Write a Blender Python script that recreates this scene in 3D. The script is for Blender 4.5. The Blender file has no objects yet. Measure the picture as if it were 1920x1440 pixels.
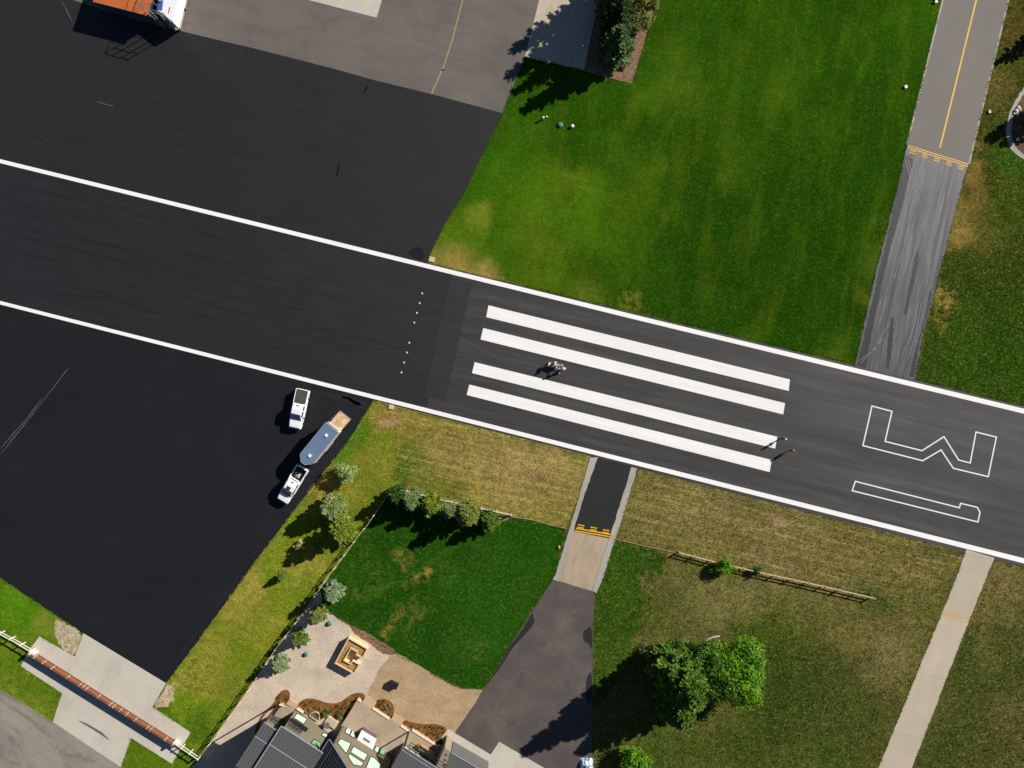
import bpy, bmesh, math, random
import numpy as np
from mathutils import Vector, Matrix
from mathutils.geometry import tessellate_polygon
SC = bpy.context.scene
COL = SC.collection
rnd = random.Random(7)

# ------------------------------------------------------------------ camera, sky, sun, exposure
CAM_H = 100.0            # drone height, metres
S = 0.0784               # metres on the ground for one photo pixel
cam_d = bpy.data.cameras.new('camera'); cam = bpy.data.objects.new('camera', cam_d); COL.objects.link(cam)
cam.location = (0, 0, CAM_H); cam.rotation_euler = (0, 0, 0)
cam_d.sensor_width = 36; cam_d.lens = 18 / (960 * S / CAM_H)
cam_d.clip_start = 0.5; cam_d.clip_end = 6000
SC.camera = cam
SUN_EL = 27.0; SUN_AZ = 30.5      # azimuth counter-clockwise from +x (towards the sun)
w = bpy.data.worlds.new('World'); SC.world = w; w.use_nodes = True
nt = w.node_tree; nt.nodes.clear()
bg = nt.nodes.new('ShaderNodeBackground'); sky = nt.nodes.new('ShaderNodeTexSky'); wo = nt.nodes.new('ShaderNodeOutputWorld')
sky.sky_type = 'NISHITA'; sky.sun_disc = False
sky.sun_elevation = math.radians(SUN_EL); sky.sun_rotation = math.radians(90 - SUN_AZ)
sky.dust_density = 0.2; sky.air_density = 0.7; sky.ozone_density = 1.5; sky.altitude = 2200
bg.inputs['Strength'].default_value = 0.05
nt.links.new(sky.outputs[0], bg.inputs[0]); nt.links.new(bg.outputs[0], wo.inputs[0])
sun_d = bpy.data.lights.new('sun', 'SUN'); sun = bpy.data.objects.new('sun', sun_d); COL.objects.link(sun)
sun_d.energy = 5.0; sun_d.angle = math.radians(0.5); sun_d.color = (1.0, 0.94, 0.86)
e, a = math.radians(SUN_EL), math.radians(SUN_AZ)
SUNV = Vector((math.cos(e) * math.cos(a), math.cos(e) * math.sin(a), math.sin(e)))
sun.rotation_euler = SUNV.to_track_quat('Z', 'Y').to_euler(); sun.location = (60, 40, 60)
SC.view_settings.view_transform = 'Standard'; SC.view_settings.look = 'None'
SC.view_settings.exposure = 0.65; SC.view_settings.gamma = 1.0
SC.cycles.max_bounces = 6; SC.cycles.diffuse_bounces = 2; SC.cycles.glossy_bounces = 2
SC.cycles.transmission_bounces = 3; SC.cycles.transparent_max_bounces = 6
try: SC.cycles.use_denoising = False
except Exception: pass

# ------------------------------------------------------------------ coordinates
def P(px, py, h=0.0):
    """the point at height h that stands at pixel (px, py) of the 1920x1440 photograph"""
    k = (1 - h / CAM_H) * S
    return Vector(((px - 960) * k, (720 - py) * k, h))
def C4(pts, ox, oy, k=4.0): return [(ox + x / k, oy + y / k) for x, y in pts]
def lin(c):
    return tuple((v / 255 / 12.92 if v <= 10 else ((v / 255 + .055) / 1.055) ** 2.4) for v in c)
ILL = 1.22
def alb(r, g, b):        # surface colour for a tone read off the sunlit picture
    l = lin((r, g, b)); return tuple(min(v / ILL, .86) for v in l)

# ------------------------------------------------------------------ materials
def new_mat(name):
    m = bpy.data.materials.new(name); m.use_nodes = True
    nt = m.node_tree; nt.nodes.clear()
    out = nt.nodes.new('ShaderNodeOutputMaterial'); b = nt.nodes.new('ShaderNodeBsdfPrincipled')
    nt.links.new(b.outputs[0], out.inputs[0]); return m, nt, b
def N(nt, t, **kw):
    n = nt.nodes.new(t)
    for k, v in kw.items():
        if k.startswith('i_'): n.inputs[int(k[2:]) if k[2:].isdigit() else k[2:]].default_value = v
        else: setattr(n, k, v)
    return n
def noise(nt, vec, scale, detail=3, rough=.55, dist=0.0):
    n = nt.nodes.new('ShaderNodeTexNoise'); n.inputs['Scale'].default_value = scale
    n.inputs['Detail'].default_value = detail; n.inputs['Roughness'].default_value = rough
    n.inputs['Distortion'].default_value = dist
    nt.links.new(vec, n.inputs['Vector']); return n.outputs['Fac']
def mrange(nt, fac, f0, f1, t0, t1):
    n = nt.nodes.new('ShaderNodeMapRange'); n.inputs[1].default_value = f0; n.inputs[2].default_value = f1
    n.inputs[3].default_value = t0; n.inputs[4].default_value = t1
    nt.links.new(fac, n.inputs[0]); return n.outputs[0]
def mul(nt, a, b, op='MULTIPLY'):
    n = nt.nodes.new('ShaderNodeMath'); n.operation = op
    for i, v in enumerate((a, b)):
        if isinstance(v, (int, float)): n.inputs[i].default_value = v
        else: nt.links.new(v, n.inputs[i])
    return n.outputs[0]
def mixc(nt, fac, a, b, blend='MIX'):
    n = nt.nodes.new('ShaderNodeMix'); n.data_type = 'RGBA'; n.blend_type = blend
    if isinstance(fac, (int, float)): n.inputs[0].default_value = fac
    else: nt.links.new(fac, n.inputs[0])
    for i, v in ((6, a), (7, b)):
        if isinstance(v, tuple): n.inputs[i].default_value = (*v[:3], 1)
        else: nt.links.new(v, n.inputs[i])
    return n.outputs[2]
def scalec(nt, col, f):
    n = nt.nodes.new('ShaderNodeVectorMath'); n.operation = 'SCALE'
    if isinstance(col, tuple): n.inputs[0].default_value = col[:3]
    else: nt.links.new(col, n.inputs[0])
    nt.links.new(f, n.inputs['Scale']) if not isinstance(f, (int, float)) else setattr(n.inputs['Scale'], 'default_value', f)
    return n.outputs[0]
def bump(nt, bsdf, h, strength, dist):
    n = nt.nodes.new('ShaderNodeBump'); n.inputs['Strength'].default_value = strength; n.inputs['Distance'].default_value = dist
    nt.links.new(h, n.inputs['Height']); nt.links.new(n.outputs[0], bsdf.inputs['Normal'])
def objvec(nt): return nt.nodes.new('ShaderNodeTexCoord').outputs['Object']
def mapped(nt, ang=0.0, sc=(1, 1, 1)):
    m0 = nt.nodes.new('ShaderNodeMapping'); m0.vector_type = 'POINT'; m0.inputs['Rotation'].default_value = (0, 0, -ang)
    nt.links.new(objvec(nt), m0.inputs['Vector'])
    m1 = nt.nodes.new('ShaderNodeMapping'); m1.inputs['Scale'].default_value = sc
    nt.links.new(m0.outputs[0], m1.inputs['Vector']); return m1.outputs[0]

def plain(name, col, rough=.6, metal=0.0, spec=.4, var=.12, scale=6.0):
    m, nt, b = new_mat(name)
    f = mrange(nt, noise(nt, objvec(nt), scale, 4), .3, .7, 1 - var, 1 + var)
    nt.links.new(scalec(nt, tuple(col), f), b.inputs['Base Color'])
    b.inputs['Roughness'].default_value = rough; b.inputs['Metallic'].default_value = metal
    b.inputs['Specular IOR Level'].default_value = spec
    return m

def paving(name, col, rough=.62, spec=.5, ang=0.0, streak=.25, blotch=.2, grain=.15, alt=None, altamt=(.55, .75), joints=None, crack=0.0, altmap=(.12, .35, 1), altdist=.8):
    """asphalt / concrete: blotches, streaks along one direction, grain, an optional second tone, optional sawn joints"""
    m, nt, b = new_mat(name)
    v = objvec(nt); vs = mapped(nt, ang, (.05, 1.1, 1)); vs2 = mapped(nt, ang, (.25, 5, 1))
    f = mrange(nt, noise(nt, v, .12, 5, .6, .6), .3, .7, 1 - blotch, 1 + blotch)
    f = mul(nt, f, mrange(nt, noise(nt, vs, 1.0, 4, .6), .3, .7, 1 - streak, 1 + streak))
    f = mul(nt, f, mrange(nt, noise(nt, vs2, 1.0, 3, .6), .3, .7, 1 - streak * .6, 1 + streak * .6))
    f = mul(nt, f, mrange(nt, noise(nt, v, 9, 3, .7), .3, .7, 1 - grain, 1 + grain))
    c = tuple(col)
    if alt: c = mixc(nt, mrange(nt, noise(nt, mapped(nt, ang, altmap), 1.0, 5, .65, altdist), altamt[0], altamt[1], 0, 1), tuple(col), tuple(alt))
    c = scalec(nt, c, f)
    if joints:
        w = nt.nodes.new('ShaderNodeTexBrick'); w.offset = 0; w.inputs['Scale'].default_value = 1.0
        w.inputs['Brick Width'].default_value = joints; w.inputs['Row Height'].default_value = joints
        w.inputs['Mortar Size'].default_value = .03; w.inputs['Color1'].default_value = (1, 1, 1, 1); w.inputs['Color2'].default_value = (.93, .93, .93, 1)
        w.inputs['Mortar'].default_value = (.72, .7, .68, 1); nt.links.new(mapped(nt, ang), w.inputs['Vector'])
        c = mixc(nt, 1.0, c, w.outputs[0], 'MULTIPLY')
    if crack:
        vo = nt.nodes.new('ShaderNodeTexVoronoi'); vo.feature = 'DISTANCE_TO_EDGE'; vo.inputs['Scale'].default_value = .16
        ds = nt.nodes.new('ShaderNodeVectorMath'); ds.operation = 'ADD'
        nn = nt.nodes.new('ShaderNodeTexNoise'); nn.inputs['Scale'].default_value = .6; nt.links.new(v, nn.inputs['Vector'])
        s2 = nt.nodes.new('ShaderNodeVectorMath'); s2.operation = 'SCALE'; s2.inputs['Scale'].default_value = 3.5; nt.links.new(nn.outputs['Color'], s2.inputs[0])
        nt.links.new(v, ds.inputs[0]); nt.links.new(s2.outputs[0], ds.inputs[1]); nt.links.new(ds.outputs[0], vo.inputs['Vector'])
        k = mul(nt, mrange(nt, vo.outputs['Distance'], 0, .012, 1, 0), mrange(nt, noise(nt, v, .35, 2), .5, .62, 0, crack))
        c = mixc(nt, k, c, tuple(x * .45 for x in col))
    nt.links.new(c, b.inputs['Base Color'])
    b.inputs['Roughness'].default_value = rough; b.inputs['Specular IOR Level'].default_value = spec
    bump(nt, b, noise(nt, v, 22, 2, .7), .25, .02)
    return m

def foliage(name, c1, c2, trans=.25, scale=1.2, dark=.55):
    m = bpy.data.materials.new(name); m.use_nodes = True; nt = m.node_tree; nt.nodes.clear()
    out = nt.nodes.new('ShaderNodeOutputMaterial')
    g = nt.nodes.new('ShaderNodeNewGeometry')
    n = noise(nt, objvec(nt), scale, 3)
    c = mixc(nt, mrange(nt, n, .35, .65, 0, 1), tuple(c1), tuple(c2))
    c = scalec(nt, c, mrange(nt, g.outputs['Random Per Island'], 0, 1, dark, 1.35))
    b = nt.nodes.new('ShaderNodeBsdfPrincipled'); b.inputs['Roughness'].default_value = .6; b.inputs['Specular IOR Level'].default_value = .3
    nt.links.new(c, b.inputs['Base Color'])
    t = nt.nodes.new('ShaderNodeBsdfTranslucent'); nt.links.new(c, t.inputs[0])
    mx = nt.nodes.new('ShaderNodeMixShader'); mx.inputs[0].default_value = trans
    nt.links.new(b.outputs[0], mx.inputs[1]); nt.links.new(t.outputs[0], mx.inputs[2]); nt.links.new(mx.outputs[0], out.inputs[0])
    return m

# ------------------------------------------------------------------ objects
def link(name, me, mat=None, parent=None, loc=None):
    o = bpy.data.objects.new(name, me); COL.objects.link(o)
    if mat is not None and me is not None:
        for mm in (mat if isinstance(mat, (list, tuple)) else [mat]): me.materials.append(mm)
    if parent is not None: o.parent = parent
    if loc is not None: o.location = loc
    return o
def tag(o, label=None, cat=None, group=None, kind=None):
    if label: o['label'] = label
    if cat: o['category'] = cat
    if group: o['group'] = group
    if kind: o['kind'] = kind
    return o
def empty(name, label, cat, loc=(0, 0, 0), rz=0.0, group=None):
    o = bpy.data.objects.new(name, None); COL.objects.link(o); o.location = loc; o.rotation_euler = (0, 0, rz)
    o.empty_display_size = .3
    return tag(o, label, cat, group)
def copy_tree(o, parent=None):
    c = o.copy(); COL.objects.link(c); c.parent = parent
    for ch in [x for x in COL.objects if x.parent == o]: copy_tree(ch, c)
    return c

class MB:
    """collects shapes, builds one mesh"""
    def __init__(s): s.v = []; s.f = []; s.m = []
    def add(s, vs, fs, mi=0):
        o = len(s.v); s.v += [tuple(v) for v in vs]; s.f += [tuple(o + i for i in f) for f in fs]; s.m += [mi] * len(fs); return s
    def box(s, c, d, rz=0.0, mi=0, M=None):
        cx, cy, cz = c; hx, hy, hz = d[0] / 2, d[1] / 2, d[2] / 2
        r = Matrix.Rotation(rz, 3, 'Z')
        vs = [r @ Vector((sx * hx, sy * hy, sz * hz)) + Vector(c) for sz in (-1, 1) for sx, sy in ((-1, -1), (1, -1), (1, 1), (-1, 1))]
        if M is not None: vs = [M @ v for v in vs]
        return s.add(vs, [(3, 2, 1, 0), (4, 5, 6, 7), (0, 1, 5, 4), (1, 2, 6, 5), (2, 3, 7, 6), (3, 0, 4, 7)], mi)
    def bar(s, a, b, w=.1, h=None, mi=0, n=4, up=(0, 0, 1)):
        a = Vector(a); b = Vector(b); d = (b - a).normalized(); h = h or w
        upv = Vector(up)
        if abs(d.dot(upv)) > .95: upv = Vector((1, 0, 0))
        x = d.cross(upv).normalized(); y = x.cross(d).normalized()
        ring = []
        for i in range(n):
            t = 2 * math.pi * (i + .5) / n; q = math.sqrt(2) if n == 4 else 1
            ring.append(x * math.cos(t) * w / 2 * q + y * math.sin(t) * h / 2 * q)
        vs = [a + r for r in ring] + [b + r for r in ring]
        fs = [(i, (i + 1) % n, n + (i + 1) % n, n + i) for i in range(n)] + [tuple(range(n))[::-1], tuple(range(n, 2 * n))]
        return s.add(vs, fs, mi)
    def cone(s, a, b, r0, r1, n=12, mi=0):
        a = Vector(a); b = Vector(b); d = (b - a).normalized()
        u = Vector((0, 0, 1)) if abs(d.z) < .9 else Vector((1, 0, 0)); x = d.cross(u).normalized(); y = x.cross(d)
        vs = [a + (x * math.cos(2 * math.pi * i / n) + y * math.sin(2 * math.pi * i / n)) * r0 for i in range(n)] + \
             [b + (x * math.cos(2 * math.pi * i / n) + y * math.sin(2 * math.pi * i / n)) * r1 for i in range(n)]
        fs = [(i, (i + 1) % n, n + (i + 1) % n, n + i) for i in range(n)] + [tuple(range(n))[::-1], tuple(range(n, 2 * n))]
        return s.add(vs, fs, mi)
    def dome(s, c, r, hz, n=14, rings=5, mi=0):
        vs = []; fs = []
        for j in range(rings):
            t = math.pi / 2 * j / rings
            for i in range(n):
                p = 2 * math.pi * i / n; vs.append((c[0] + r * math.cos(t) * math.cos(p), c[1] + r * math.cos(t) * math.sin(p), c[2] + hz * math.sin(t)))
        vs.append((c[0], c[1], c[2] + hz))
        for j in range(rings - 1):
            for i in range(n): fs.append((j * n + i, j * n + (i + 1) % n, (j + 1) * n + (i + 1) % n, (j + 1) * n + i))
        for i in range(n): fs.append(((rings - 1) * n + i, (rings - 1) * n + (i + 1) % n, rings * n))
        return s.add(vs, fs, mi)
    def prism(s, pts, z0, z1, mi=0):
        """polygon (list of xy) between z0 and z1; z may be lists per vertex"""
        n = len(pts); ar = sum(pts[i][0] * pts[(i + 1) % n][1] - pts[(i + 1) % n][0] * pts[i][1] for i in range(n))
        idx = range(n) if ar > 0 else range(n - 1, -1, -1)
        q = [pts[i] for i in idx]
        a0 = [(z0[i] if isinstance(z0, (list, tuple)) else z0) for i in idx]; a1 = [(z1[i] if isinstance(z1, (list, tuple)) else z1) for i in idx]
        vs = [(p[0], p[1], z) for p, z in zip(q, a0)] + [(p[0], p[1], z) for p, z in zip(q, a1)]
        fs = [tuple(range(n))[::-1], tuple(range(n, 2 * n))] + [(i, (i + 1) % n, n + (i + 1) % n, n + i) for i in range(n)]
        return s.add(vs, fs, mi)
    def build(s, name, mat, parent=None, smooth=False, bevel=0.0, loc=None):
        me = bpy.data.meshes.new(name); me.from_pydata(s.v, [], s.f)
        for p, mi in zip(me.polygons, s.m): p.material_index = mi; p.use_smooth = smooth
        o = link(name, me, mat, parent, loc)
        if bevel:
            b = o.modifiers.new('bevel', 'BEVEL'); b.width = bevel; b.segments = 2; b.limit_method = 'ANGLE'
        return o

def densify(pts, step):
    out = []
    for i, p in enumerate(pts):
        q = pts[(i + 1) % len(pts)]; L = math.hypot(q[0] - p[0], q[1] - p[1]); n = max(1, int(L / step))
        for k in range(n): out.append((p[0] + (q[0] - p[0]) * k / n, p[1] + (q[1] - p[1]) * k / n))
    return out
def smooth_poly(pts, it=2):
    for _ in range(it):
        q = []
        for i, p in enumerate(pts):
            n = pts[(i + 1) % len(pts)]; q.append((.75 * p[0] + .25 * n[0], .75 * p[1] + .25 * n[1])); q.append((.25 * p[0] + .75 * n[0], .25 * p[1] + .75 * n[1]))
        pts = q
    return pts
def sheet(name, px, z, mat, parent=None, jit=0.0, step=.7, skirt=.06, kind='structure', seed=1, smooth=0, h=None, cut=()):
    """a paved or planted area: outline in photo pixels, its top at z, with a thickness below"""
    if smooth: px = smooth_poly(px, smooth)
    pts = [tuple(P(x, y, z)[:2]) for x, y in px]
    r = random.Random(seed)
    if jit:
        pts = densify(pts, step); pts = [(x + r.uniform(-jit, jit), y + r.uniform(-jit, jit)) for x, y in pts]
    n = len(pts)
    tri = tessellate_polygon([[Vector((x, y, 0)) for x, y in pts]])
    V = [(x, y, z) for x, y in pts]; F = []
    for t in tri:
        p, q, r_ = (pts[i] for i in t)
        F.append(t if (q[0] - p[0]) * (r_[1] - p[1]) - (q[1] - p[1]) * (r_[0] - p[0]) > 0 else t[::-1])
    if skirt:
        ar = sum(pts[i][0] * pts[(i + 1) % n][1] - pts[(i + 1) % n][0] * pts[i][1] for i in range(n))
        V += [(x, y, z - skirt) for x, y in pts]
        for i in range(n):
            j = (i + 1) % n; q = (i, n + i, n + j, j); F.append(q if ar > 0 else q[::-1])
    me = bpy.data.meshes.new(name); me.from_pydata(V, [], F)
    o = link(name, me, mat, parent)
    if kind and parent is None: o['kind'] = kind
    return o
def stroke(name, px, width, z, mat, parent=None, closed=False, mb=None, build=True):
    """a painted line of even width along photo pixels, mitred"""
    pts = [Vector(P(x, y, z)[:2]) for x, y in px]; n = len(pts); L = []; R = []
    for i in range(n):
        p = pts[i]
        a = pts[i - 1] if (i > 0 or closed) else None; b = pts[(i + 1) % n] if (i < n - 1 or closed) else None
        d1 = (p - a).normalized() if a is not None else (b - p).normalized(); d2 = (b - p).normalized() if b is not None else d1
        n1 = Vector((-d1.y, d1.x)); n2 = Vector((-d2.y, d2.x)); m = (n1 + n2); m = m / max(.3, m.dot(n1))
        w = width[i] if isinstance(width, (list, tuple)) else width
        L.append(p + m * w / 2); R.append(p - m * w / 2)
    M = mb or MB(); vs = [(v.x, v.y, z) for v in L] + [(v.x, v.y, z) for v in R]
    M.add(vs, [(n + i, n + (i + 1) % n, (i + 1) % n, i) for i in range(n if closed else n - 1)])
    return M.build(name, mat, parent) if build else M
# ================================================================== the setting
# ---- lawn: one sheet to the horizon; its colour (species, dryness, mowing, plus painted sun-angle brightness) is a vertex colour blended from regions
def inpoly(X, Y, poly):
    r = np.zeros(X.shape, bool); n = len(poly); j = n - 1
    for i in range(n):
        xi, yi = poly[i]; xj, yj = poly[j]
        c = ((yi > Y) != (yj > Y)) & (X < (xj - xi) * (Y - yi) / ((yj - yi) or 1e-9) + xi)
        r ^= c; j = i
    return r
A_RUN0 = math.atan2(-.2448, 1)
REG = []   # (polygon px, [(px,py,radius,rgb,roughness)])
def region(poly, base, pts, rough): REG.append((poly, base, pts, rough))
big = 9000
# everything
region([(-big, -big), (big, -big), (big, big), (-big, big)], (92, 96, 38), [], .8)
# north lawn, west of the grey taxiway
region([(700, -big), (1790, -300), (1765, 0), (1700, 290), (1600, 700), (1000, 570), (780, 500), (800, 480), (980, 110), (700, -300)], (34, 74, 4), [
    (1100, 420, 50, (66, 104, 8)), (1100, 370, 36, (74, 112, 10)), (1000, 380, 40, (78, 116, 12)), (1010, 330, 34, (70, 108, 10)), (870, 440, 40, (84, 120, 16)), (905, 390, 20, (122, 132, 40)), (1215, 330, 30, (76, 106, 12)), (1205, 380, 30, (72, 102, 10)),
    (930, 330, 50, (58, 104, 8)), (960, 240, 60, (44, 90, 6)), (1265, 120, 36, (66, 98, 14)), (1275, 170, 34, (70, 100, 14)), (1480, 150, 40, (56, 92, 10)), (1390, 300, 40, (54, 88, 8)), (1370, 180, 60, (44, 84, 6)), (1450, 60, 60, (44, 84, 6)),
    (1540, 250, 40, (50, 86, 8)), (1700, 30, 50, (48, 92, 6)), (1450, 450, 120, (26, 66, 3)), (1560, 330, 90, (32, 72, 4)), (1350, 500, 120, (27, 67, 3)), (1150, 140, 50, (40, 84, 6)), (1330, 60, 50, (40, 82, 6)), (1600, 120, 60, (36, 78, 5)),
    (1500, 600, 90, (26, 64, 3)), (1185, 500, 40, (54, 92, 8)), (1180, 440, 34, (62, 98, 8)), (1230, 180, 30, (70, 106, 12)), (1650, 480, 22, (70, 92, 18)), (1632, 560, 18, (78, 92, 20)), (1660, 420, 16, (64, 90, 16)), (1140, 300, 50, (42, 84, 6)), (1250, 420, 60, (34, 76, 4)),
    (830, 470, 36, (88, 114, 20)), (1010, 440, 40, (84, 112, 16)), (1060, 340, 24, (84, 112, 18)), (940, 420, 36, (56, 98, 8)), (1050, 480, 30, (74, 104, 14)), (980, 480, 30, (62, 100, 10)),
    (855, 498, 26, (160, 136, 70)), (900, 510, 22, (166, 142, 74)), (940, 525, 16, (160, 136, 70)), (970, 534, 12, (150, 130, 62)), (812, 490, 9, (160, 132, 72)), (835, 497, 10, (168, 142, 78)), (870, 506, 11, (170, 146, 80)), (918, 519, 11, (168, 144, 78)), (955, 530, 9, (164, 140, 74)), (985, 540, 8, (150, 130, 64)), (825, 487, 16, (150, 124, 62)),
    (1100, 558, 26, (88, 106, 24)), (1170, 578, 12, (124, 120, 44)), (1205, 588, 12, (120, 114, 42)), (1240, 596, 10, (104, 108, 34)), (1010, 520, 40, (72, 104, 14)), (1400, 642, 24, (60, 86, 12)), (1560, 675, 24, (70, 94, 18))], .35)
# strip east of the grey taxiway
region([(1790, -big), (big, -big), (big, 760), (1920, 770), (1714, 718), (1752, 550), (1815, 309), (1891, 0)], (58, 70, 20), [
    (1880, 60, 40, (88, 76, 34)), (1870, 170, 22, (104, 92, 44)), (1850, 260, 16, (128, 110, 56)), (1828, 330, 18, (134, 112, 56)), (1815, 390, 22, (128, 110, 52)), (1800, 440, 20, (160, 132, 66)),
    (1850, 430, 30, (108, 98, 42)), (1765, 560, 14, (178, 148, 76)), (1770, 590, 12, (150, 128, 60)), (1900, 400, 40, (58, 82, 16)), (1880, 500, 50, (48, 66, 14)),
    (1860, 600, 70, (34, 72, 7)), (1800, 680, 60, (38, 78, 8)), (1900, 700, 60, (34, 74, 7)), (1870, 130, 14, (70, 84, 26)), (1885, 260, 16, (40, 84, 12)), (1905, 300, 22, (44, 88, 14)), (1850, 210, 12, (70, 80, 26))], .85)
# meadow south of the runway, west part
region([(690, 745), (1120, 850), (1060, 990), (960, 968), (733, 916), (375, 1425), (310, 1285), (480, 1052), (602, 892), (700, 750)], (128, 127, 49), [
    (1000, 860, 90, (161, 139, 85)), (900, 840, 70, (152, 134, 76)), (1060, 900, 40, (146, 129, 74)), (840, 800, 50, (146, 129, 63)), (730, 790, 30, (152, 127, 66)), (770, 870, 24, (62, 100, 19)), (765, 885, 18, (57, 98, 17)),
    (740, 850, 26, (128, 123, 45)), (675, 815, 22, (66, 104, 21)), (660, 840, 22, (68, 107, 21)), (620, 880, 20, (138, 127, 49)), (600, 915, 20, (182, 150, 70)), (580, 950, 20, (138, 129, 51)),
    (700, 900, 30, (116, 119, 38)), (650, 940, 24, (138, 134, 45)), (545, 1000, 30, (118, 126, 35)), (500, 1050, 28, (114, 124, 33)), (560, 1060, 26, (156, 145, 59)), (600, 1050, 22, (140, 141, 47)),
    (470, 1120, 28, (154, 143, 55)), (520, 1150, 30, (131, 134, 38)), (430, 1180, 28, (120, 126, 40)), (470, 1220, 30, (125, 130, 31)), (400, 1240, 24, (144, 141, 49)), (350, 1290, 22, (168, 153, 68)),
    (340, 1340, 26, (112, 132, 29)), (400, 1300, 26, (103, 130, 21)), (370, 1370, 26, (79, 111, 15)), (720, 775, 16, (156, 134, 63)), (1000, 820, 26, (103, 107, 42)), (1090, 860, 18, (117, 116, 47)), (900, 800, 22, (119, 120, 45)),
    (790, 925, 22, (94, 107, 33)), (850, 920, 18, (105, 111, 40)), (900, 935, 18, (150, 132, 63)), (1010, 950, 30, (140, 127, 61)), (960, 890, 24, (168, 143, 92))], 1.0)
# green strip between the dark apron and the rail fence
region([(700, 752), (745, 800), (740, 860), (735, 916), (670, 1007), (600, 1100), (375, 1425), (300, 1440), (305, 1285), (480, 1052), (602, 892)], (112, 127, 34), [
    (730, 790, 20, (151, 131, 64)), (675, 815, 22, (75, 116, 22)), (655, 845, 22, (77, 118, 22)), (620, 880, 16, (144, 138, 54)), (600, 915, 18, (183, 155, 74)), (580, 950, 16, (146, 138, 56)), (700, 880, 26, (131, 131, 44)), (690, 920, 22, (112, 123, 34)),
    (655, 935, 20, (138, 133, 44)), (545, 1000, 24, (120, 138, 34)), (560, 1030, 16, (129, 138, 42)), (510, 1040, 20, (129, 140, 36)), (575, 1060, 18, (157, 149, 60)), (545, 1080, 16, (138, 142, 42)), (600, 1050, 16, (136, 138, 46)), (500, 1080, 18, (116, 138, 30)),
    (470, 1110, 22, (159, 146, 60)), (520, 1130, 20, (118, 136, 30)), (520, 1170, 20, (142, 142, 46)), (440, 1150, 18, (151, 142, 56)), (430, 1190, 18, (120, 133, 34)), (480, 1200, 20, (136, 140, 36)), (400, 1220, 18, (144, 140, 50)), (450, 1245, 20, (114, 131, 26)), (380, 1260, 16, (151, 144, 56)),
    (350, 1290, 16, (166, 149, 70)), (400, 1290, 20, (136, 133, 44)), (340, 1330, 22, (105, 136, 22)), (410, 1330, 20, (97, 129, 16)), (370, 1370, 26, (71, 110, 12)), (330, 1290, 10, (179, 157, 90)), (560, 985, 12, (99, 127, 24)), (600, 1000, 14, (103, 129, 26))], .7)
# south-west corner around the gate
region([(-big, 1060), (0, 1084), (155, 1186), (311, 1281), (300, 1300), (375, 1425), (420, big), (-big, big)], (86, 118, 18), [
    (60, 1150, 30, (74, 128, 14)), (20, 1130, 26, (86, 138, 16)), (85, 1165, 18, (126, 134, 44)), (20, 1260, 24, (88, 122, 18)), (80, 1290, 30, (84, 116, 18)), (70, 1330, 18, (112, 124, 34)),
    (20, 1290, 14, (134, 132, 58)), (60, 1265, 14, (120, 126, 44)), (250, 1410, 40, (86, 112, 16)), (345, 1420, 20, (80, 112, 14)), (45, 1215, 12, (120, 118, 52))], .55)
# inner mown lawn
region([(734, 918), (955, 967), (1063, 990), (1041, 1085), (1000, 1142), (955, 1212), (925, 1265), (905, 1291), (867, 1292), (805, 1260), (735, 1222), (603, 1141), (600, 1105), (670, 1007)], (26, 74, 9), [
    (782, 1082, 9, (158, 130, 60)), (735, 1160, 9, (140, 122, 52)), (742, 1168, 8, (140, 124, 54)), (775, 1150, 10, (88, 98, 32)), (788, 1175, 8, (112, 108, 44)), (700, 1085, 12, (70, 96, 28)),
    (750, 1045, 9, (120, 112, 48)), (755, 1100, 9, (92, 100, 36)), (668, 1110, 10, (84, 100, 34)), (690, 1045, 14, (52, 92, 20)), (870, 1105, 30, (32, 82, 14)), (820, 1060, 16, (56, 86, 22)), (885, 1210, 16, (66, 92, 28)),
    (870, 1165, 16, (48, 84, 20)), (930, 1160, 40, (32, 84, 12)), (1000, 1050, 60, (28, 78, 10)), (690, 1030, 9, (82, 96, 34)), (850, 1090, 10, (70, 88, 30)), (1010, 980, 30, (24, 78, 6))], .5)
# green strip and tan track east of the driveway
region([(1130, 1010), (1252, 1030), (1235, 1100), (1180, 1260), (1120, 1330), (1105, 1450), (1112, 1110)], (48, 80, 16), [
    (1160, 1040, 30, (40, 82, 12)), (1150, 1120, 30, (50, 84, 14)), (1228, 1100, 12, (122, 112, 62)), (1222, 1130, 10, (130, 116, 64)), (1205, 1170, 10, (132, 116, 62)), (1190, 1215, 9, (134, 118, 64)), (1210, 1105, 9, (120, 110, 56)),
    (1118, 1150, 6, (120, 110, 56)), (1116, 1240, 7, (146, 122, 62)), (1120, 1290, 8, (120, 112, 48)), (1150, 1200, 18, (56, 84, 20)), (1160, 1260, 14, (74, 92, 30))], .8)
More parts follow.
